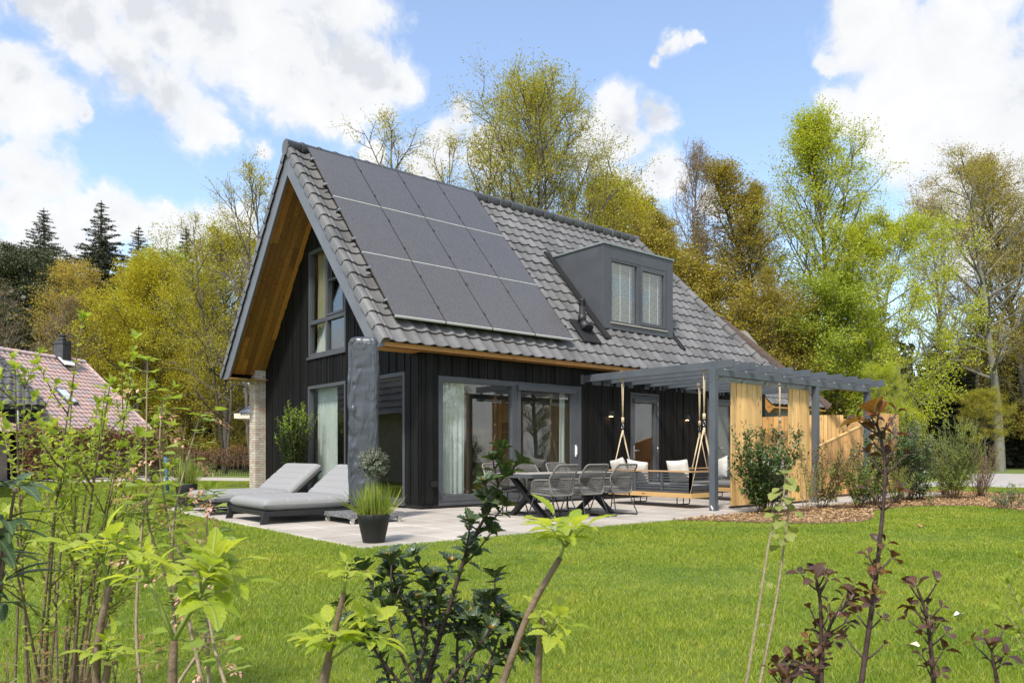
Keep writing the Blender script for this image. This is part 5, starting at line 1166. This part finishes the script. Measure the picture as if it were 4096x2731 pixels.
# garden pavilion behind the brick wall end
C1 = far(936, 33, 0); pv = thing('garden_pavilion', 'small pavilion with cream fascia and blue grey tiled roof behind the brick wall end', 'pavilion', C1)
mb = MB(); a = C1+UP*2.58; mb.prism([a, a+RT*4, a+RT*4+FW*4, a+FW*4], (0,0,.22)); mb.build('fascia', M['cream'], pv)
M['tile_bl'] = pm('blue_grey_tile', (.08,.09,.12), (.13,.145,.18), 4, .4, .1, island=.2)
V = (FW*.75+UP*.66).normalized(); mb = MB(); roof_tiles(mb, a+UP*.22-FW*.05, RT, V, 8, .34, .3, lambda v: .25+v*.75, lambda v: 4.0-v*.75, ns=5); mb.build('roof', M['tile_bl'], pv)
mb = MB(); ridge(mb, a+UP*.24+RT*.25, a+UP*.24+RT*.25+(RT*.75+FW*.75+UP*.66)*2.6, .1, .35); mb.build('hip_tiles', M['tile_bl'], pv)
mb = MB()
for u, v in ((.75,.4),(3.6,.4),(.75,3.6),(3.6,3.6)): mb.tube([C1+RT*u+FW*v, C1+RT*u+FW*v+UP*2.58], .08, 8)
mb.build('post', M['stem_p'], pv); mb = MB(); mb.bar(C1+RT*.72+FW*.4+UP*2.1, C1+RT*.25+FW*.4+UP*2.56, .08, .08); mb.build('brace', M['stem_p'], pv)
# neighbouring house behind the pergola: same build as the black house
NX, NY = 19.0, 4.2; nh = thing('neighbour_house', 'neighbouring house glimpsed behind the pergola with grey tiled eave and brown hip', 'house', (NX,NY,0))
VV = Vector((0,CS,SL*CS)); lv = 3.85/(SL*CS); mb = MB(); roof_tiles(mb, (0,NY,2.98), (1,0,0), VV, 14, lv/14, .3, lambda v: NX, lambda v: NX+4.3-v*CS*.9, ns=5); mb.build('roof', M['tile'], nh)
mb = MB(); roof_tiles(mb, (0,NY+6.72,2.98), (1,0,0), Vector((0,-CS,SL*CS)), 14, lv/14, .3, lambda v: NX, lambda v: NX+4.3-v*CS*.9, ns=4); mb.build('rear_roof', M['tile'], nh)
mb = MB(); ridge(mb, (NX+4.4,NY,3.0), (NX+1.4,NY+3.36,6.86), .26, 20, 0); ridge(mb, (NX,NY+3.36,6.86), (NX+1.5,NY+3.36,6.86), .2, 20, 0); mb.build('brown_hip', M['tile_b'], nh)
mb = MB(); mb.prism([(NX+.9,NY+.3,0),(NX+.9,NY+6.4,0),(NX+.9,NY+6.4,3),(NX+.9,NY+3.36,6.6),(NX+.9,NY+.3,3)], (2.6,0,0)); mb.build('wall', M['inwall'], nh)
mb = MB(); mb.bar((NX+.1,NY+.05,2.75), (NX+.1,NY+3.3,6.5), .1, .3); mb.bar((NX+.8,NY+.25,2.75), (NX+.8,NY+3.3,6.25), .08, .2); mb.box((NX+.05,NY-.02,2.84), (NX+4.2,NY+.25,2.9)); mb.build('wooden_rafter', M['soffit_h'], nh)
mb = MB(); mb.bar((NX+.86,NY-1.2,1.95), (NX+.86,NY+3,1.95), .06, .12); mb.build('rail', M['galv'], nh)
def brick_tex():
    m = bpy.data.materials.new('pale_brick_wall'); m.use_nodes = True; nt = m.node_tree; b = nt.nodes['Principled BSDF']; tc = nt.nodes.new('ShaderNodeTexCoord'); sp = nt.nodes.new('ShaderNodeSeparateXYZ'); cb = nt.nodes.new('ShaderNodeCombineXYZ')
    nt.links.new(tc.outputs['Object'], sp.inputs[0]); nt.links.new(math_(nt, 'ADD', sp.outputs[0], sp.outputs[1]), cb.inputs[0]); nt.links.new(sp.outputs[2], cb.inputs[1])
    br = nt.nodes.new('ShaderNodeTexBrick'); br.inputs['Scale'].default_value = 1; br.inputs['Brick Width'].default_value = .22; br.inputs['Row Height'].default_value = .0605; br.inputs['Mortar Size'].default_value = .006
    br.inputs['Color1'].default_value = (.6,.53,.43,1); br.inputs['Color2'].default_value = (.4,.31,.23,1); br.inputs['Mortar'].default_value = (.16,.14,.12,1); nt.links.new(cb.outputs[0], br.inputs[0]); nt.links.new(br.outputs[0], b.inputs['Base Color']); b.inputs['Roughness'].default_value = .9
    return m
# the house across the lawn that the gable windows mirror
oh = thing('opposite_house', 'tiled house with pale brick wall mirrored in the gable windows', 'house', (-6.6,15,0))
mb = MB(); mb.box((-13,9.2,0), (-6.6,21,2.6)); 
mb.build('wall', brick_tex(), oh)
mb = MB(); roof_tiles(mb, (-6.2,0,2.45), (0,1,0), Vector((-CS,0,SL*CS)), 16, .37, .3, lambda v: 8.8, lambda v: 21.3, ns=5); mb.build('roof', M['tile'], oh)
# ================================================================== HEDGES, FENCE, SMALL GARDEN THINGS AT THE LEFT
def hedge(name, label, p, q, w, z0, z1, n, key, size, stemn=0, seed=1):
    g = np.random.default_rng(seed); p = Vector(p); q = Vector(q); d = q-p; L = d.length; d.normalize(); s = d.cross(UP); t = thing(name, label, 'hedge', p)
    a = g.uniform(0,L,n); b = g.uniform(-w/2,w/2,n)+.06*np.sin(a*3); top = z1+.12*np.sin(a*2.1)+.08*np.sin(a*5.3); z = z0+(top-z0)*g.random(n)**.8
    C = np.stack([p.x+d.x*a+s.x*b, p.y+d.y*a+s.y*b, z], 1); V, F = quads(C, g.uniform(.6,1.3,n)*size, g.uniform(.4,.8,n)*size, g); npmesh('foliage', M[key], V, F, t, None); t.children[0].location = -p
    if stemn:
        mb = MB(); r = random.Random(seed)
        for i in range(stemn):
            x = L*(i+.5)/stemn; b0 = p+d*x; k = r.uniform(-.12,.12); mb.tube([b0, b0+d*k+UP*z1*.5, b0-d*k*.5+UP*z1*.95], [.018,.014,.006], 4)
        mb.build('stem', M['twig'], t)
    return t
hedge('beech_hedge', 'young brown beech hedge on bare stems along the path, left of the brick wall', far(640,37), far(1060,37), .5, .42, 1.32, 5200, 'lf_brown', .075, 46, 3)
hedge('clipped_hedge', 'tall clipped brown hedge below the red tiled roof', O_R+nn_R*1.3-e_R*9, O_R+nn_R*1.3-e_R*1.2, .7, .05, 2.1, 22000, 'lf_brown', .09, 10, 4)
fe = thing('wire_fence', 'black wire mesh fence behind the young beech hedge', 'fence', far(780,43)); mb = MB()
A_, B_ = far(760,43), far(1080,43); nb = 60
for i in range(nb+1): q = A_.lerp(B_, i/nb); mb.tube([q, q+UP*1.0], .006 if i % 10 else .03, 4)
for k in range(5): mb.tube([A_+UP*(.15+k*.2), B_+UP*(.15+k*.2)], .007, 4)
mb.build('mesh_panel', M['blackm'], fe)
hx_ = [('round_shrub','dark round clipped shrub by the path near the blue stake',735,29,1.15,.9,'lf_grey',5),('leafy_shrub','dark evergreen shrub at the lawn edge behind the pink currants',615,27,.8,.8,'lf_laurel',6),('leafy_shrub','grey green shrub by the path left of centre of the twiggy stems',520,27.5,1.25,1.1,'lf_grey',7),('leafy_shrub','pale green shrub in front of the young beech hedge',815,34,1.0,1.4,'lf_mid',8),('young_tree','small yellow green young tree standing before the dark wood at the left',705,33,2.9,1.9,'lf_yel',9)]
for nm, lab, px, d, h, w, key, sd_ in hx_: shrub(nm, lab, far(px,d), h, w, 16, None, .09, .1, key, T_OVAL, side=5, seed=sd_, r0=.012, tilt=.4)
st_ = thing('blue_stake', 'slanting blue stake in the lawn behind the pink currants', 'stake', far(668,21)); mb = MB(); mb.tube([far(672,21,-.05), at(661,1828,21)], .045, 8); M['blue'] = pm('blue_paint', (.03,.12,.3), (.06,.2,.42), 30, .6); mb.build('stake', M['blue'], st_)
# ================================================================== TREES
M['c_beech'] = leafmat('spring_beech_leaf', [(.36,.42,.02),(.46,.5,.03),(.55,.56,.045),(.3,.38,.02)], .45)
M['c_gold'] = leafmat('golden_oak_leaf', [(.44,.38,.018),(.53,.46,.02),(.44,.45,.025),(.44,.33,.02)], .4)
M['c_olive'] = leafmat('olive_bud_leaf', [(.32,.26,.035),(.42,.33,.04),(.36,.34,.04),(.28,.18,.035)], .35)
M['c_birch'] = leafmat('birch_leaf', [(.32,.34,.035),(.4,.38,.035),(.46,.35,.03),(.24,.3,.035)], .4)
M['c_green'] = leafmat('light_green_leaf', [(.29,.36,.035),(.36,.42,.045),(.25,.33,.03)], .4)
M['c_orange'] = leafmat('orange_bud_leaf', [(.48,.36,.05),(.56,.42,.06),(.44,.34,.06)], .35)
M['c_brown'] = leafmat('brown_bud_leaf', [(.3,.21,.09),(.36,.25,.11),(.24,.17,.07)], .25)
M['c_spruce'] = leafmat('spruce_needle', [(.05,.062,.036),(.07,.082,.045),(.095,.1,.055),(.065,.066,.042)], .1)
M['c_pine'] = leafmat('pine_needle', [(.06,.075,.03),(.09,.105,.04),(.05,.06,.025)], .15)
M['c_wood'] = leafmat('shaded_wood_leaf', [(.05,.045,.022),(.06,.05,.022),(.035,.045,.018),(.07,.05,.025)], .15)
def gen_tree(seed, H=20, base=.25, cw=5, prim=26, sec=7, ter=4, r0=.22, leafn=14, ls=.14, sig=.28, up=.5, shape='oval', sparse_top=0.0, forks=1):
    r = random.Random(seed); g = np.random.default_rng(seed); mb = MB(); tips = []
    def seg(p, d, L, n, ra, rb, wob, upw, k):
        pts = [Vector(p)]; d = Vector(d).normalized()
        for i in range(n): d = (d+rdir(r)*wob+UP*upw).normalized(); pts.append(pts[-1]+d*(L/n))
        mb.tube(pts, [ra+(rb-ra)*i/n for i in range(n+1)], k, cap=False); return pts
    trunks = []
    for f in range(forks):
        lean = Vector((r.gauss(0,.05),r.gauss(0,.05),1)) if forks == 1 else Vector((math.cos(f*2*PI/forks+1)*.22,math.sin(f*2*PI/forks+1)*.22,1))
        trunks.append(seg((0,0,-.1), lean, H*(1.0 if f == 0 else r.uniform(.78,.95)), 14, r0*(1 if forks == 1 else .75), .025, .05 if forks == 1 else .06, .08 if forks > 1 else .04, 8))
    for T in trunks:
        for i in range(prim//forks):
            t = base+(1-base)*((i+r.random()*.8)/(prim/forks))**.9; t = min(t,.985); k = t*14; a = int(k); p = T[a].lerp(T[min(a+1,14)], k-a); c = (t-base)/(1-base)
            sh = {'oval': max(.12, math.sin(PI*(.12+.83*c))**.8), 'cone': 1.05-c, 'vase': .35+.65*math.sin(PI*min(1,.15+c*.62)), 'round': max(.2, math.sin(PI*(.18+.72*c)))}[shape]
            az = i*2.4+r.random()*.8; el = R(12+52*up*(.35+c)); L = cw*sh*r.uniform(.7,1.1); d = Vector((math.cos(az)*math.cos(el),math.sin(az)*math.cos(el),math.sin(el)))
            rb = r0*.38*(1-.75*c)+.012; P = seg(p, d, L, 6, rb, .012, .13, .06*up*2, 5)
            for j in range(sec):
                q = .22+.76*(j+r.random())/sec; kk = q*6; b = min(int(kk),5); pp = P[b].lerp(P[b+1], kk-b); dd = (P[b+1]-P[b]).normalized(); o = perp(dd, r.random()*6.28); S = seg(pp, dd*.75+o*.75+UP*.12*up, L*.42*(1.15-q*.6)*r.uniform(.6,1.1)+.2, 4, rb*.38+.006, .006, .16, .05, 4)
                for m_ in range(ter):
                    q2 = r.uniform(.25,1); k2 = q2*4; b2 = min(int(k2),3); p2 = S[b2].lerp(S[b2+1], k2-b2); d2 = (S[b2+1]-S[b2]).normalized(); o2 = perp(d2, r.random()*6.28); W = seg(p2, d2*.7+o2*.7+UP*.1, L*.2*r.uniform(.5,1.1)+.2, 2, .007, .004, .2, .03, 3)
                    if r.random() > sparse_top*max(0, c-.1): tips += [W[1], W[2], (W[0]+W[1])/2]
    tp = np.array([tuple(x) for x in tips]); me_t = mb
    leafn = leafn*2.4; ls = ls*.66; sig = sig*.62
    if leafn > 0:
        idx = g.integers(0, len(tp), int(len(tp)/3*leafn)); C = tp[idx]+g.normal(size=(len(idx),3))*sig*np.array([1,1,.75]); V, F = quads(C, ls*g.uniform(.6,1.4,len(idx)), ls*.7*g.uniform(.6,1.3,len(idx)), g, .25)
    else: V, F = np.zeros((0,3)), np.zeros((0,4), int)
    return mb, V, F, H
def gen_spruce(seed, H=22, w=3.4, ragged=.3):
    r = random.Random(seed); g = np.random.default_rng(seed); mb = MB(); mb.tube([(0,0,-.1),(.05,0,H*.5),(0,0,H)], [.26,.15,.02], 7); C = []; S_ = []; z = H*.06
    while z < H-.2:
        c = z/H; L0 = w*(1-c)**1.0+.12; nb = 8 if c < .85 else 5; a0 = r.random()*6.28
        for i in range(nb):
            if r.random() < ragged*.45: continue
            a = a0+i*2*PI/nb+r.gauss(0,.2); L = L0*r.uniform(.55,1.15); pts = []
            for k in range(6): t = k/5; pts.append(Vector((math.cos(a)*L*t, math.sin(a)*L*t, z-L*(.38*t-.26*t*t)*(1-c*.8)+L*.25*t*c)))
            mb.tube(pts, [.03,.025,.02,.015,.01,.005], 3, cap=False); m_ = int(10+L*17)
            for k in range(m_):
                t = r.random()**.8; x = t*5; b = min(int(x),4); p = pts[b].lerp(pts[b+1], x-b); sp = .16*(1-t)+.1
                for q in range(3): C.append(tuple(p+Vector((r.gauss(0,sp),r.gauss(0,sp),-.12*r.random()*1.6+.03))*(.25+.75*min(1,(1-c)*3))+Vector((0,0,.0)))); S_.append(.3+.7*min(1,(1-c)*3)) 
        z += .42*(1-.35*c)
    C = np.array(C); n = len(C); S_ = np.array(S_); V, F = quads(C, g.uniform(.18,.42,n)*S_, g.uniform(.06,.12,n)*S_, g); return mb, V, F, H
PROT = {}
def proto(key, gen, bark, leafm): PROT[key] = [*gen, bark, leafm, None, None]
proto('beech', gen_tree(1, 20, .16, 6.0, 46, 8, 5, .24, 13, .17, .32, .95, 'oval'), 'bark', 'c_beech')
proto('beechlow', gen_tree(2, 14, .05, 6.0, 38, 8, 5, .18, 16, .17, .3, .35, 'oval'), 'bark_g', 'c_beech')
proto('beechmid', gen_tree(15, 14, .36, 5.4, 36, 8, 5, .2, 13, .17, .3, .5, 'oval'), 'bark', 'c_birch')
proto('birch', gen_tree(3, 19, .15, 6.6, 44, 9, 6, .2, 12, .13, .26, .75, 'oval', .15, 2), 'bark', 'c_birch')
proto('sparse', gen_tree(4, 17, .2, 4.2, 30, 7, 4, .15, 5, .12, .22, .7, 'oval', .2, 2), 'bark', 'c_gold')
proto('gold', gen_tree(5, 14, .08, 5.6, 38, 9, 5, .2, 18, .16, .32, .5, 'round'), 'bark', 'c_gold')
proto('olive', gen_tree(6, 18, .08, 3.8, 44, 9, 5, .17, 9, .12, .24, .85, 'oval', .1), 'bark', 'c_olive')
proto('orange', gen_tree(7, 14, .1, 5.0, 36, 9, 5, .18, 9, .13, .26, .55, 'round'), 'bark', 'c_orange')
proto('bare', gen_tree(8, 14, .12, 3.6, 36, 8, 5, .14, 3, .1, .2, .8, 'oval'), 'twig', 'c_brown')
proto('green', gen_tree(9, 11, .08, 4.4, 30, 8, 4, .14, 20, .2, .4, .5, 'round'), 'bark', 'c_green')
proto('under', gen_tree(10, 9, .05, 3.8, 32, 8, 5, .1, 11, .14, .28, .5, 'oval'), 'bark', 'c_olive')
proto('pine', gen_tree(11, 17, .4, 4.4, 22, 7, 4, .2, 34, .26, .4, .4, 'round'), 'bark', 'c_pine')
proto('spruce', gen_spruce(12, 22, 5.6, .25), 'bark', 'c_spruce'); proto('spruce2', gen_spruce(13, 22, 5.0, .4), 'bark', 'c_spruce')
proto('bigoak', gen_tree(14, 20, .3, 6.5, 34, 8, 5, .32, 10, .14, .28, .5, 'oval'), 'bark_g', 'c_olive')
def tree(key, name, label, px, py, d, ws=1.0, rot=0.0, cat='tree', group='trees behind the houses'):
    P = PROT[key]; loc = far(px, d, -.03); s = (hgt(py, d))/P[3]
    t = thing(name, label, cat, loc, 0, group)
    if P[6] is None:
        o = P[0].build('trunk', M[P[4]], t, local=True); c = npmesh('crown', M[P[5]], P[1], P[2], t); P[6], P[7] = o.data, c.data
    else:
        for nm, me in (('trunk', P[6]), ('crown', P[7])): o = bpy.data.objects.new(nm, me); COL.objects.link(o); o.parent = t
    t.scale = (s*ws, s*ws, s); t.rotation_euler = (0,0,rot); return t
TR = [
 ('spruce','spruce_tree','broad dark spruce with many cones, leftmost full spruce on the skyline',175,830,70,1.7,.3),('spruce2','spruce_tree','narrow ragged spruce just right of the leftmost full spruce',268,1000,72,1.3,1),
 ('spruce2','spruce_tree','tall spruce with a long bare spire, second from the left on the skyline',405,800,70,1.8,2),('spruce','spruce_tree','dark spruce between the long spired spruce and the spruce nearest the gable',555,900,72,1.5,3),
 ('spruce','spruce_tree','spruce nearest the left side of the gable',745,905,74,1.6,4.5),('spruce2','spruce_tree','small spruce at the far left edge behind the pine',85,960,74,1.7,5),
 ('pine','pine_tree','rounded pine with grey green needles at the left edge',95,1040,60,.9,1),('bare','bare_tree','bare grey brown tree above the red roof at the left edge',70,1120,46,1.15,2),('bare','bare_tree','low bare bushy tree between the red roof and the orange budding tree',200,1230,47,1.2,4),
 ('orange','orange_tree','orange budding tree behind the black chimney',330,1120,51,.95,1),('gold','oak_tree','large golden yellow oak right of the orange budding tree',520,1090,49,1.0,2),('gold','oak_tree','golden oak partly behind the large golden oak',660,1150,52,.9,4),
 ('green','leafy_tree','fresh light green tree top between the golden oak and the brown tree',655,1110,60,.9,1),('olive','brown_tree','brown budding tree behind the yellow green tree left of the gable',770,1090,58,1.2,2),
 ('beechmid','spring_tree','yellow green tree close to the left barge board',900,1000,42,.95,2),('sparse','sparse_tree','thin yellow leaved tree rising against the clouds left of the roof peak',1010,610,35,1.0,.5),('sparse','sparse_tree','second thin yellow leaved tree left of the gable, a little lower',900,930,40,1.1,3),
 ('birch','birch_tree','tall birch with fine golden green leaves rising behind the ridge',2140,300,34,1.0,.2),('sparse','sparse_tree','thin leaved tree behind the solar panels, left of the tall birch',1800,430,37,1.15,1.3),('birch','birch_tree','lower part green birch right behind the tall birch',2330,640,38,.95,2.2),('sparse','sparse_tree','sparse small tree at the left end of the ridge line, behind the panels',1600,560,42,.9,5),
 ('bare','bare_tree','slender bare tree right of the tall birch',2500,790,44,.7,1),('spruce2','spruce_tree','brownish spruce top right of the ridge end',2610,780,58,1.4,1),('bare','bare_tree','tall thin bare tree right of the ridge end',2735,690,44,.7,3),('spruce','spruce_tree','dark spruce top right of the thin bare tree',2790,830,60,1.2,2),
 ('olive','brown_tree','olive budding tree above the dormer',2560,900,40,1.1,2),('olive','brown_tree','wide olive tree right of the dormer roof',2760,900,41,1.2,4),('olive','brown_tree','olive tree with pale upper twigs between dormer and the tall brown tree',2920,760,44,.95,1),
 ('olive','brown_tree','tall slim brown budding tree left of the bright beech',3080,630,42,1.6,3),('olive','brown_tree','low olive budding tree beyond the lower hip edge',3080,1080,36,.85,2),('beech','beech_tree','tall bright yellow green beech, highest tree at the right',3340,515,38,1.0,.6),
 ('beechlow','beech_tree','lower bright beech with layered branches reaching right',3520,900,36,.9,1.5),('green','leafy_tree','dense green tree at the foot of the bright beech',3330,1180,36,.95,3),('beechlow','beech_tree','young beech with drooping yellow green branches right of the timber fence',3560,1480,30,.62,4),
 ('bare','bare_tree','bare tree in the gap right of the bright beech',3790,880,60,1.0,2),('bare','bare_tree','second bare tree in the gap before the large oak',3880,950,58,1.1,4),('bigoak','oak_tree','large olive oak with thick grey trunk at the right edge',4001,650,46,1.0,1),('olive','brown_tree','olive tree at the far right edge behind the large oak',4140,640,50,1.4,3),
 ('spruce','spruce_tree','dark low spruce in the wood behind the thick grey trunk',3930,1120,62,1.3,2),('spruce','spruce_tree','dark low spruce in the wood right of the drooping young beech',3760,1230,60,1.3,4),('spruce2','spruce_tree','dark low spruce in the wood at the right picture edge',4090,1180,64,1.4,1),
 ('beechmid','sapling','small fresh green sapling in front of the thick grey trunk',3945,1585,40,1.1,2),('under','understory_tree','low olive tree behind the rear pergola post',3000,1250,38,1.2,1),('under','understory_tree','low olive tree beyond the timber fence left part',3200,1330,37,1.1,3),('under','understory_tree','low tree behind the dormer and hip',2850,1130,40,1.3,5),
 ('spruce','spruce_tree','dark low spruce left of the thick grey trunk',3840,1330,54,1.5,2),('spruce','spruce_tree','dark low spruce right of the thick grey trunk',4060,1300,56,1.5,4),('under','understory_tree','low brown tree in the wood behind the young beech hedge',860,1380,50,1.3,1),('under','understory_tree','low tree behind the pavilion left of the brick wall',980,1300,46,1.2,2),('under','understory_tree','low tree below the golden oaks behind the red roof',430,1400,54,1.5,3),
 ('under','understory_tree','low olive tree behind the tiled roof above the dormer',2650,1000,38,.9,5),('gold','oak_tree','golden tree low behind the birch and ridge',2380,850,46,.9,1)]
for i, a in enumerate(TR): tree(*a)
# trees beyond the lawn behind the viewpoint, mirrored in the glass
for i, (x, y, k, s) in enumerate(((-2,-33,'beechlow',1.0),(6,-36,'olive',1.1),(13,-31,'gold',1.0),(21,-34,'beechlow',1.1),(-10,-34,'olive',1.0),(28,-28,'olive',1.0))):
    P = PROT[k]; t = thing('mirrored_tree', 'tree across the garden mirrored in the terrace doors', 'tree', (x,y,-.03), i*1.3, 'trees across the garden')
    for nm, me in (('trunk', P[6]), ('crown', P[7])): o = bpy.data.objects.new(nm, me); COL.objects.link(o); o.parent = t
    t.scale = (s,s,s)
# the shaded wood behind: one mass of leaves and trunks
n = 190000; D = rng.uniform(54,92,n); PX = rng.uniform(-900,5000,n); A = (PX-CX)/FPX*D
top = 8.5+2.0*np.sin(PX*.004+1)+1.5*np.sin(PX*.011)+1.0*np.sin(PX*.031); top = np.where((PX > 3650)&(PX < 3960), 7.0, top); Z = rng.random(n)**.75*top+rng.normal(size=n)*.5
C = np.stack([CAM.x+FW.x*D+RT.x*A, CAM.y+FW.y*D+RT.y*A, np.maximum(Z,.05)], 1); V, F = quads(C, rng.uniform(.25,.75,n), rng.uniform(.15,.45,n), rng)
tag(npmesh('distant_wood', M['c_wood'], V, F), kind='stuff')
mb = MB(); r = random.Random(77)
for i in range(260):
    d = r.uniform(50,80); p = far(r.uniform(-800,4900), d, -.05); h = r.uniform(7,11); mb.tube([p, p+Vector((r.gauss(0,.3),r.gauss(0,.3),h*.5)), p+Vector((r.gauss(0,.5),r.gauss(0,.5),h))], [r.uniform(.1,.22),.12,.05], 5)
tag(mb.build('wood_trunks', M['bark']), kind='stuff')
# ================================================================== SKY, SUN, CAMERA
SUN_AZ = (-.72,-.42); SUN_EL = R(54)
h = Vector((*SUN_AZ,0)).normalized(); sdir = h*math.cos(SUN_EL)+UP*math.sin(SUN_EL)
W = bpy.data.worlds.new('World'); SC.world = W; W.use_nodes = True; nt = W.node_tree; nt.nodes.clear()
out = nt.nodes.new('ShaderNodeOutputWorld'); bg = nt.nodes.new('ShaderNodeBackground'); bg2 = nt.nodes.new('ShaderNodeBackground'); mx = nt.nodes.new('ShaderNodeMixShader')
sky = nt.nodes.new('ShaderNodeTexSky'); sky.sky_type = 'NISHITA'; sky.sun_disc = False; sky.sun_elevation = SUN_EL; sky.sun_rotation = math.atan2(h.x, h.y); sky.air_density = 1.0; sky.dust_density = .8; sky.ozone_density = 1.4
nt.links.new(sky.outputs[0], bg.inputs[0]); bg.inputs[1].default_value = .15
tc = nt.nodes.new('ShaderNodeTexCoord'); dir0 = tc.outputs['Generated']
CL = [(900,130,330),(1180,170,350),(1430,240,220),(1560,300,120),(1300,420,150),(1150,330,220),(1000,-60,320),(1350,0,250),(200,20,190),(330,180,190),(520,320,190),(700,400,170),(850,490,130),(940,540,80),(560,60,170),(680,190,130),
 (80,370,150),(210,470,110),(300,510,50),(10,430,170),(50,690,140),(170,740,110),(10,810,150),(240,850,90),(420,880,140),(600,880,120),(760,940,140),(900,980,150),(1000,860,60),(1050,590,60),(200,1000,200),(60,1020,120),(610,790,35),
 (1450,610,60),(1750,560,110),(1830,480,90),(1680,640,130),(1950,640,150),(2500,520,140),(2640,460,100),(2400,600,120),(2640,690,120),(2500,760,120),(2850,790,80),(2950,820,60),(2740,190,60),(2690,250,45),(2800,170,35),
 (3500,130,230),(3420,60,140),(3820,150,350),(3600,360,270),(4000,420,350),(3330,420,110),(3360,500,90),(3700,520,260),(4060,720,250),(3800,740,200),(3950,880,220),(3300,260,60),(4300,100,400)]
def v_(op, a, b=None):
    n = nt.nodes.new('ShaderNodeVectorMath'); n.operation = op
    for i, x in enumerate((a, b)):
        if x is None: continue
        if hasattr(x, 'is_linked'): nt.links.new(x, n.inputs[i])
        else: n.inputs[i].default_value = x
    return n
def warp(vec, scale, amt):
    n = nt.nodes.new('ShaderNodeTexNoise'); n.inputs['Scale'].default_value = scale; n.inputs['Detail'].default_value = 6; n.inputs['Roughness'].default_value = .6; nt.links.new(vec, n.inputs['Vector'])
    s = v_('SUBTRACT', n.outputs['Color'], (.5,.5,.5)); m_ = v_('SCALE', s.outputs[0]); m_.inputs['Scale'].default_value = amt; return v_('ADD', vec, m_.outputs[0]).outputs[0]
dirv = warp(dir0, 5.5, .11)
acc = None
for x, y, rad in CL:
    d = (FW+RT*((x-CX)/FPX)+UP*((HY-y)/FPX)); L = d.length; d.normalize(); dist = v_('DISTANCE', dirv, tuple(d)).outputs['Value']
    mr = nt.nodes.new('ShaderNodeMapRange'); mr.inputs[1].default_value = 0; mr.inputs[2].default_value = 1.58*rad/FPX/L; mr.inputs[3].default_value = 1; mr.inputs[4].default_value = 0; nt.links.new(dist, mr.inputs[0])
    if acc is None: acc = mr.outputs[0]
    else: n = nt.nodes.new('ShaderNodeMath'); n.operation = 'SMOOTH_MAX'; n.inputs[2].default_value = .12; nt.links.new(acc, n.inputs[0]); nt.links.new(mr.outputs[0], n.inputs[1]); acc = n.outputs[0]
# beyond the pictured part of the sky: scattered cloud of the same kind
gen = noise(nt, dirv, 3.2, 3, .55); fwd = v_('DOT_PRODUCT', dirv, tuple(FW)).outputs['Value']
back = math_(nt, 'MULTIPLY', ramp(nt, fwd, [(.30,(1,1,1)),(.62,(0,0,0))]), math_(nt, 'MULTIPLY', math_(nt, 'SUBTRACT', gen, .28), 2.0))
acc = math_(nt, 'MAXIMUM', acc, back)
n1 = noise(nt, warp(dir0, 20, .03), 13, 11, .62, .3); n2 = noise(nt, dirv, 3.6, 5, .6)
dens = math_(nt, 'ADD', acc, math_(nt, 'MULTIPLY', math_(nt, 'SUBTRACT', n1, .5), 1.15)); dens = math_(nt, 'ADD', dens, math_(nt, 'MULTIPLY', math_(nt, 'SUBTRACT', n2, .5), .35))
mask = ramp(nt, dens, [(.28,(.08,)*3),(.42,(.32,)*3),(.56,(.88,)*3),(.72,(1,1,1))])
shade = math_(nt, 'SUBTRACT', math_(nt, 'MULTIPLY', acc, .9), math_(nt, 'MULTIPLY', math_(nt, 'SUBTRACT', n1, .5), 1.5)); shade = math_(nt, 'ADD', shade, math_(nt, 'MULTIPLY', math_(nt, 'SUBTRACT', noise(nt, dirv, 5, 4), .5), 1.6))
ccol = ramp(nt, shade, [(.25,(1.0,1.0,1.0)),(.8,(.90,.915,.94)),(1.5,(.74,.77,.82))])
nt.links.new(ccol, bg2.inputs[0]); bg2.inputs[1].default_value = .52
nt.links.new(mask, mx.inputs[0]); nt.links.new(bg.outputs[0], mx.inputs[1]); nt.links.new(bg2.outputs[0], mx.inputs[2]); nt.links.new(mx.outputs[0], out.inputs[0])
sl_ = bpy.data.lights.new('sun', 'SUN'); sl_.energy = 2.6; sl_.angle = R(6); sl_.color = (1,.95,.87); so = bpy.data.objects.new('sun', sl_); COL.objects.link(so); so.rotation_euler = (-sdir).to_track_quat('-Z','Y').to_euler()
cd = bpy.data.cameras.new('camera'); co = bpy.data.objects.new('camera', cd); COL.objects.link(co); co.location = CAM; co.rotation_euler = (R(90), 0, -TH)
cd.sensor_width = 36; cd.lens = FPX/4096*36; cd.shift_y = (HY-1365.5)/4096; cd.clip_start = .05; cd.clip_end = 1000
cd.dof.use_dof = True; cd.dof.focus_distance = 11.5; cd.dof.aperture_fstop = 20
SC.camera = co
SC.view_settings.view_transform = 'Standard'; SC.view_settings.look = 'None'; SC.view_settings.exposure = 0.98; SC.view_settings.gamma = 1
SC.render.engine = 'CYCLES'
try:
    SC.cycles.transparent_max_bounces = 16; SC.cycles.max_bounces = 7
except Exception: pass
